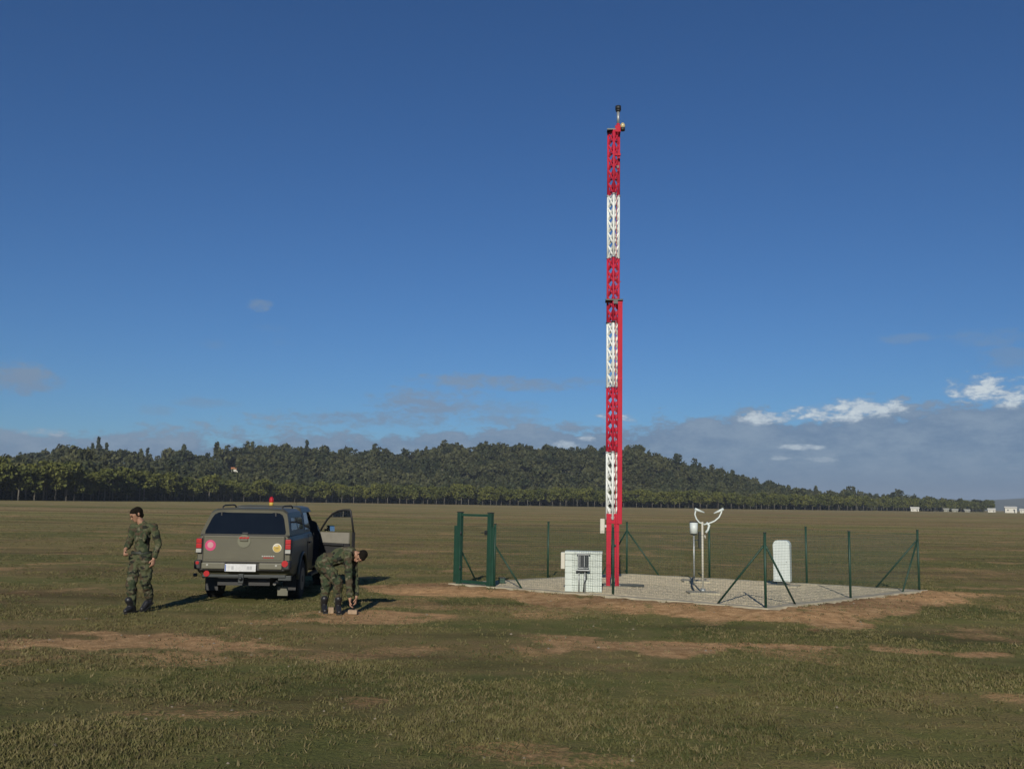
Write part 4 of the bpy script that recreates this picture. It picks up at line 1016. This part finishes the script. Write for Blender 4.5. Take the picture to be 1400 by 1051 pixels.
def blob(bm, p, q, r0_, r1_, flat=None, fr_=1.0):
    """tapered capsule; flat = (direction, factor) squashes it across a direction"""
    p = Vector(p); q = Vector(q); d = q-p; ln_ = d.length; Q = d.to_track_quat('Z', 'Y').to_matrix() if ln_ > 1e-6 else Matrix.Identity(3)
    seg = 14; rings = []
    sts = [(-r0_*math.cos(R(a_)), r0_*math.sin(R(a_))) for a_ in (18, 45, 70, 90)] + [(ln_*.5, (r0_+r1_)/2)] + [(ln_+r1_*math.cos(R(a_)), r1_*math.sin(R(a_))) for a_ in (90, 70, 45, 18)]
    for z_, r_ in sts:
        ring = []
        for k in range(seg):
            th = 2*math.pi*k/seg; v = Q @ Vector((r_*math.cos(th), r_*math.sin(th), z_))
            if flat: fd = Vector(flat[0]).normalized(); v = v-fd*(v.dot(fd))*(1-flat[1])+fd*0
            ring.append(bm.verts.new(p+v))
        rings.append(ring)
    for a_, b_ in zip(rings[:-1], rings[1:]):
        for k in range(seg): bm.faces.new((a_[k], a_[(k+1) % seg], b_[(k+1) % seg], b_[k]))
    bm.faces.new(rings[0][::-1]); bm.faces.new(rings[-1])
def remesh(name, parts, m, parent, vox=.008, fold=0.0, sm_it=4):
    bm = bmesh.new()
    for pt in parts: blob(bm, *pt)
    bmesh.ops.recalc_face_normals(bm, faces=bm.faces); me = bpy.data.meshes.new(name); bm.to_mesh(me); bm.free()
    o = mesh_obj(name, me); md = o.modifiers.new('r', 'REMESH'); md.mode = 'VOXEL'; md.voxel_size = vox; md.use_smooth_shade = True
    m2 = o.modifiers.new('s', 'SMOOTH'); m2.iterations = sm_it; m2.factor = .5
    dgp = bpy.context.evaluated_depsgraph_get(); me2 = bpy.data.meshes.new_from_object(o.evaluated_get(dgp)); o.modifiers.clear(); o.data = me2; me2.name = name
    if fold:
        for v, nv in zip(me2.vertices, [v.normal.copy() for v in me2.vertices]):
            f_ = noise.noise(v.co*Vector((9, 9, 16)))+.5*noise.noise(v.co*28); v.co += nv*fold*f_
    me2.materials.clear(); me2.materials.append(m)
    for p_ in me2.polygons: p_.use_smooth = True; p_.material_index = 0
    o.parent = parent; return o
def hand(wr, dirn, palm_n, thumb_side, curl=.4):
    """palm + five fingers as capsule list"""
    wr = Vector(wr); d = Vector(dirn).normalized(); pn = Vector(palm_n).normalized(); sd = Vector(thumb_side); sd = (sd-d*sd.dot(d)).normalized(); pn = d.cross(sd)*(1 if d.cross(sd).dot(pn) > 0 else -1)
    out = [(wr-d*.03, wr+d*.03, .026, .030, (pn, .7)), (wr+d*.03, wr+d*.085, .038, .040, (pn, .45))]
    for k, (o_, ln_) in enumerate(((.030, .072), (.010, .080), (-.010, .074), (-.029, .058))):
        b0 = wr+d*.085+sd*o_; d1 = (d*math.cos(curl*.7)+pn*math.sin(curl*.7)); d2 = (d*math.cos(curl*1.9)+pn*math.sin(curl*1.9))
        m_ = b0+d1*ln_*.5; out += [(b0, m_, .0100, .0092), (m_, m_+d2*ln_*.5, .0092, .0082)]
    t0 = wr+d*.03+sd*.03; t1 = t0+(d*.6+sd*.6+pn*.3).normalized()*.04; t2 = t1+(d*.85+pn*.5).normalized()*.032
    out += [(t0, t1, .0135, .012), (t1, t2, .012, .010)]
    return out
def head_parts(c, f, u):
    """c = head centre, f = facing, u = crown direction"""
    c = Vector(c); f = Vector(f).normalized(); u = Vector(u); u = (u-f*u.dot(f)).normalized(); s_ = f.cross(u)
    P_ = [(c+u*.025-f*.02, c+u*.025+f*.025, .086, .080, (s_, .88)), (c-u*.03+f*.035, c-u*.075+f*.052, .062, .036, (s_, .95)),
          (c-u*.005+f*.088, c-u*.028+f*.108, .009, .014), (c+s_*.078-u*.01-f*.005, c+s_*.080+u*.02-f*.012, .014, .018, (s_, .4)), (c-s_*.078-u*.01-f*.005, c-s_*.080+u*.02-f*.012, .014, .018, (s_, .4)),
          (c-u*.055+f*.078, c-u*.058+f*.080, .016, .014), (c+s_*.02+u*.028+f*.083, c-s_*.02+u*.028+f*.083, .012, .012)]
    return P_, c, f, u, s_
def make_head_bits(root, c, f, u, s_):
    hairp = [(c+u*.036-f*.034, c+u*.046+f*.018, .090, .079, (s_, .93)), (c-u*.035-f*.050, c+u*.03-f*.036, .062, .080, (s_, 1.05)), (c+u*.03-f*.02, c+u*.02+f*.0, .082, .080, (s_, .98))]
    remesh('hair', hairp, MT['hair'], root, .007, .004, 2)
    for k in (-1, 1):
        bm = bmesh.new(); bmesh.ops.create_uvsphere(bm, u_segments=10, v_segments=6, radius=.011); bmesh.ops.translate(bm, vec=c+s_*k*.030+u*.012+f*.094, verts=bm.verts); fin('eye', bm, MT['hair'], root)
        tube('eyebrow', [c+s_*k*.015+u*.032+f*.101, c+s_*k*.045+u*.034+f*.088], .005, MT['hair'], root, seg=5)
    tube('mouth', [c-s_*.020-u*.055+f*.090, c-u*.056+f*.097, c+s_*.020-u*.055+f*.090], .004, mat('lips', (.25, .10, .08), .6), root, seg=5)
def boot(root, ank, heel, toe):
    ank = Vector(ank); heel = Vector(heel); toe = Vector(toe); up_ = Vector((0, 0, 1))
    o = remesh('boot', [(ank+(ank-heel).normalized()*.14, ank, .058, .055), (ank, heel, .055, .042), (heel, toe, .042, .040, ((0, 0, 1), .85)), (ank*.6+toe*.4, toe, .05, .038)], MT['boot'], root, .008, 0, 2)
    bm = bmesh.new(); d = (toe-heel); q = d.to_track_quat('Y', 'Z').to_matrix(); bm_box(bm, (heel+toe)/2-q@Vector((0, 0, .034)), (.088, d.length+.075, .022), q, bev=.006); fin('sole', bm, MT['boot'], o)

# --- walking soldier
SPt = gp(189, 837.5); man = empty('person', (SPt.x, SPt.y, float(gz(np.array(SPt.x), np.array(SPt.y))))); tag(man, 'man in camouflage uniform walking with lowered head at the left', 'person')
fc = Vector((-.62, -.78, 0)).normalized()
headc = (-.115, -.05, 1.605); hp, hc, hf, hu, hs = head_parts(headc, (-.55, -.60, -.42), (-.25, -.20, 1))
LS = (.185, -.045, 1.405); LE = (.275, -.03, 1.13); LW = (.235, -.09, .895)
RS = (-.185, .05, 1.395); RE = (-.235, .02, 1.13); RW = (-.215, -.17, 1.03)
neck = (-.04, 0, 1.46)
hipL = (.075, -.02, .90); hipR = (-.10, .02, .90)
kL = (.075, .02, .50); aL = (.105, .19, .22); kR = (-.115, -.09, .49); aR = (-.09, -.05, .11)
flt = (fc, .72)
parts = hp+[(neck, Vector(headc)-hu*.06, .058, .052), ((-.01, 0, 1.0), (-.01, 0, 1.30), .11, .115, flt), (LS, RS, .045, .045), (LS, LE, .05, .04), (LE, LW, .04, .028), (RS, RE, .05, .04), (RE, RW, .04, .028),
    (hipL, hipR, .09, .09, flt), (hipL, kL, .085, .055), (kL, aL, .052, .035), (hipR, kR, .085, .055), (kR, aR, .052, .035), (aR, (-.10, -.10, .06), .03, .022), (aL, (.08, .15, .15), .03, .022)]
parts += hand(LW, (-.05, -.12, -1), (-1, .1, 0), (-.5, -1, 0), .5)+hand(RW, (.15, -.6, -.6), (1, .2, 0), (0, -.1, 1), .9)
remesh('body', parts, MT['skin'], man, .0075)
make_head_bits(man, hc, hf, hu, hs)
remesh('jacket', [((-.01, 0, .97), (-.01, 0, 1.15), .152, .148, flt), ((-.01, 0, 1.15), (-.005, 0, 1.34), .152, .156, flt), (LS, RS, .070, .068), ((-.02, 0, 1.40), (-.03, 0, 1.45), .09, .068), (LS, LE, .068, .056), (LE, (.240, -.08, .93), .056, .045),
    (RS, RE, .074, .060), (RE, (-.222, -.11, 1.065), .058, .045), ((-.07, -.10, 1.27), (-.08, -.10, 1.21), .055, .055, (fc, .5)), ((.08, -.16, 1.26), (.075, -.16, 1.21), .05, .05, (fc, .5))], MT['camo'], man, .009, .017)
remesh('trousers', [((-.012, 0, .97), (-.012, 0, .90), .150, .155, flt), (hipL, kL, .108, .084), (kL, (.10, .165, .27), .084, .070), (hipR, kR, .108, .084), (kR, (-.095, -.055, .18), .084, .072),
    ((.14, .0, .68), (.13, .0, .60), .055, .055)], MT['camo'], man, .009, .019)
bm = bmesh.new(); ring = []
for z_ in (.965, 1.005):
    ring.append([bm.verts.new((-.01+.172*math.cos(a_)*1.0, .135*math.sin(a_), z_)) for a_ in np.linspace(0, 2*math.pi, 28, endpoint=False)])
for k in range(28): bm.faces.new((ring[0][k], ring[0][(k+1) % 28], ring[1][(k+1) % 28], ring[1][k]))
fin('belt', bm, MT['belt'], man)
boot(man, aR, (-.075, -.005, .055), (-.135, -.19, .047)); boot(man, aL, (.11, .19, .155), (.045, .035, .047))

# --- bending soldier
BP = gp(455, 838); man2 = empty('person', (BP.x, BP.y, float(gz(np.array(BP.x), np.array(BP.y))))); tag(man2, 'man in camouflage uniform bending down beside the open truck door', 'person')
headc = (.445, -.07, .955); hp, hc, hf, hu, hs = head_parts(headc, (-.25, -.72, -.62), (.62, -.35, .25))
neck = (.335, -.01, 1.0)
LS = (.245, -.16, .985); RS = (.265, .15, 1.0); LE = (.28, -.20, .62); LW = (.315, -.20, .255); RE = (.33, .10, .65); RW = (.39, -.02, .27)
hN = (-.165, -.10, .83); hF = (-.175, .10, .83); kN = (.105, -.20, .52); aN = (.10, -.10, .13); kF = (-.13, .0, .47); aF = (-.165, .05, .12)
sidev = (0, 1, 0); topv = (-.3, 0, 1)
parts = hp+[(neck, Vector(headc)-hu*.02+hf*-.02, .060, .055), ((-.10, 0, .88), (.20, 0, .99), .14, .15, (topv, .75)), (LS, RS, .055, .055), (LS, LE, .05, .04), (LE, LW, .04, .028), (RS, RE, .05, .04), (RE, RW, .04, .028),
    (hN, hF, .10, .10), (hN, kN, .085, .055), (kN, aN, .052, .035), (hF, kF, .085, .055), (kF, aF, .052, .035), (aN, (.12, -.15, .055), .03, .022), (aF, (-.14, -.02, .055), .03, .022)]
parts += hand(LW, (.12, .0, -1), (1, 0, 0), (0, -1, 0), .5)+hand(RW, (-.05, -.2, -1), (-1, 0, 0), (0, -1, 0), .5)
remesh('body', parts, MT['skin'], man2, .0075)
make_head_bits(man2, hc, hf, hu, hs)
remesh('jacket', [((-.13, 0, .87), (.05, 0, .945), .155, .165, (topv, .82)), ((.05, 0, .945), (.21, 0, .985), .170, .165, (topv, .82)), (LS, RS, .078, .075), ((.24, 0, 1.0), (.31, -.01, 1.01), .09, .068), (LS, LE, .074, .062), (LE, (.31, -.20, .31), .062, .050),
    (RS, RE, .074, .060), (RE, (.385, .0, .32), .062, .050)], MT['camo'], man2, .009, .017)
remesh('trousers', [(hN, hF, .135, .135), ((-.15, 0, .86), (-.19, 0, .80), .15, .15), (hN, kN, .120, .088), (kN, (.10, -.11, .22), .086, .072), (hF, kF, .120, .086), (kF, (-.165, .045, .20), .084, .072), ((.0, -.24, .66), (.05, -.25, .60), .055, .05)], MT['camo'], man2, .009, .019)
boot(man2, aN, (.09, -.06, .055), (.155, -.26, .047)); boot(man2, aF, (-.175, .09, .055), (-.11, -.12, .047))
o = box('wooden_block', (0, 0, .045), (.15, .12, .07), MT['wood'], rot=None, bev=.006); hb_ = BP+Vector((.36, -.12, 0)); o.location = (hb_.x, hb_.y, man2.location.z-.005); tag(o, 'pale wooden block on the ground under the bending man\'s hands', 'block')
o = box('timber_offcut', (0, 0, .055), (.09, .10, .10), MT['wood'], bev=.006); hb_ = BP+Vector((-.03, -.02, 0)); o.location = (hb_.x, hb_.y, man2.location.z-.005); o.rotation_euler = (0, 0, .2); tag(o, 'small pale timber offcut standing between the bending man\'s boots', 'block')

# ------------------------------------------------------------------ air
hz = bpy.data.materials.new('haze'); hz.use_nodes = True; hn = hz.node_tree.nodes; hn.remove(hn['Principled BSDF'])
pv_ = hn.new('ShaderNodeVolumePrincipled'); pv_.inputs['Density'].default_value = .00017; pv_.inputs['Color'].default_value = (.62, .72, .86, 1); pv_.inputs['Anisotropy'].default_value = .0
hz.node_tree.links.new(pv_.outputs[0], hn['Material Output'].inputs['Volume'])
haze = box('haze', (0, 0, 44), (10800, 10800, 93), hz); tag(haze, 'thin blue air over the whole field', kind='stuff')
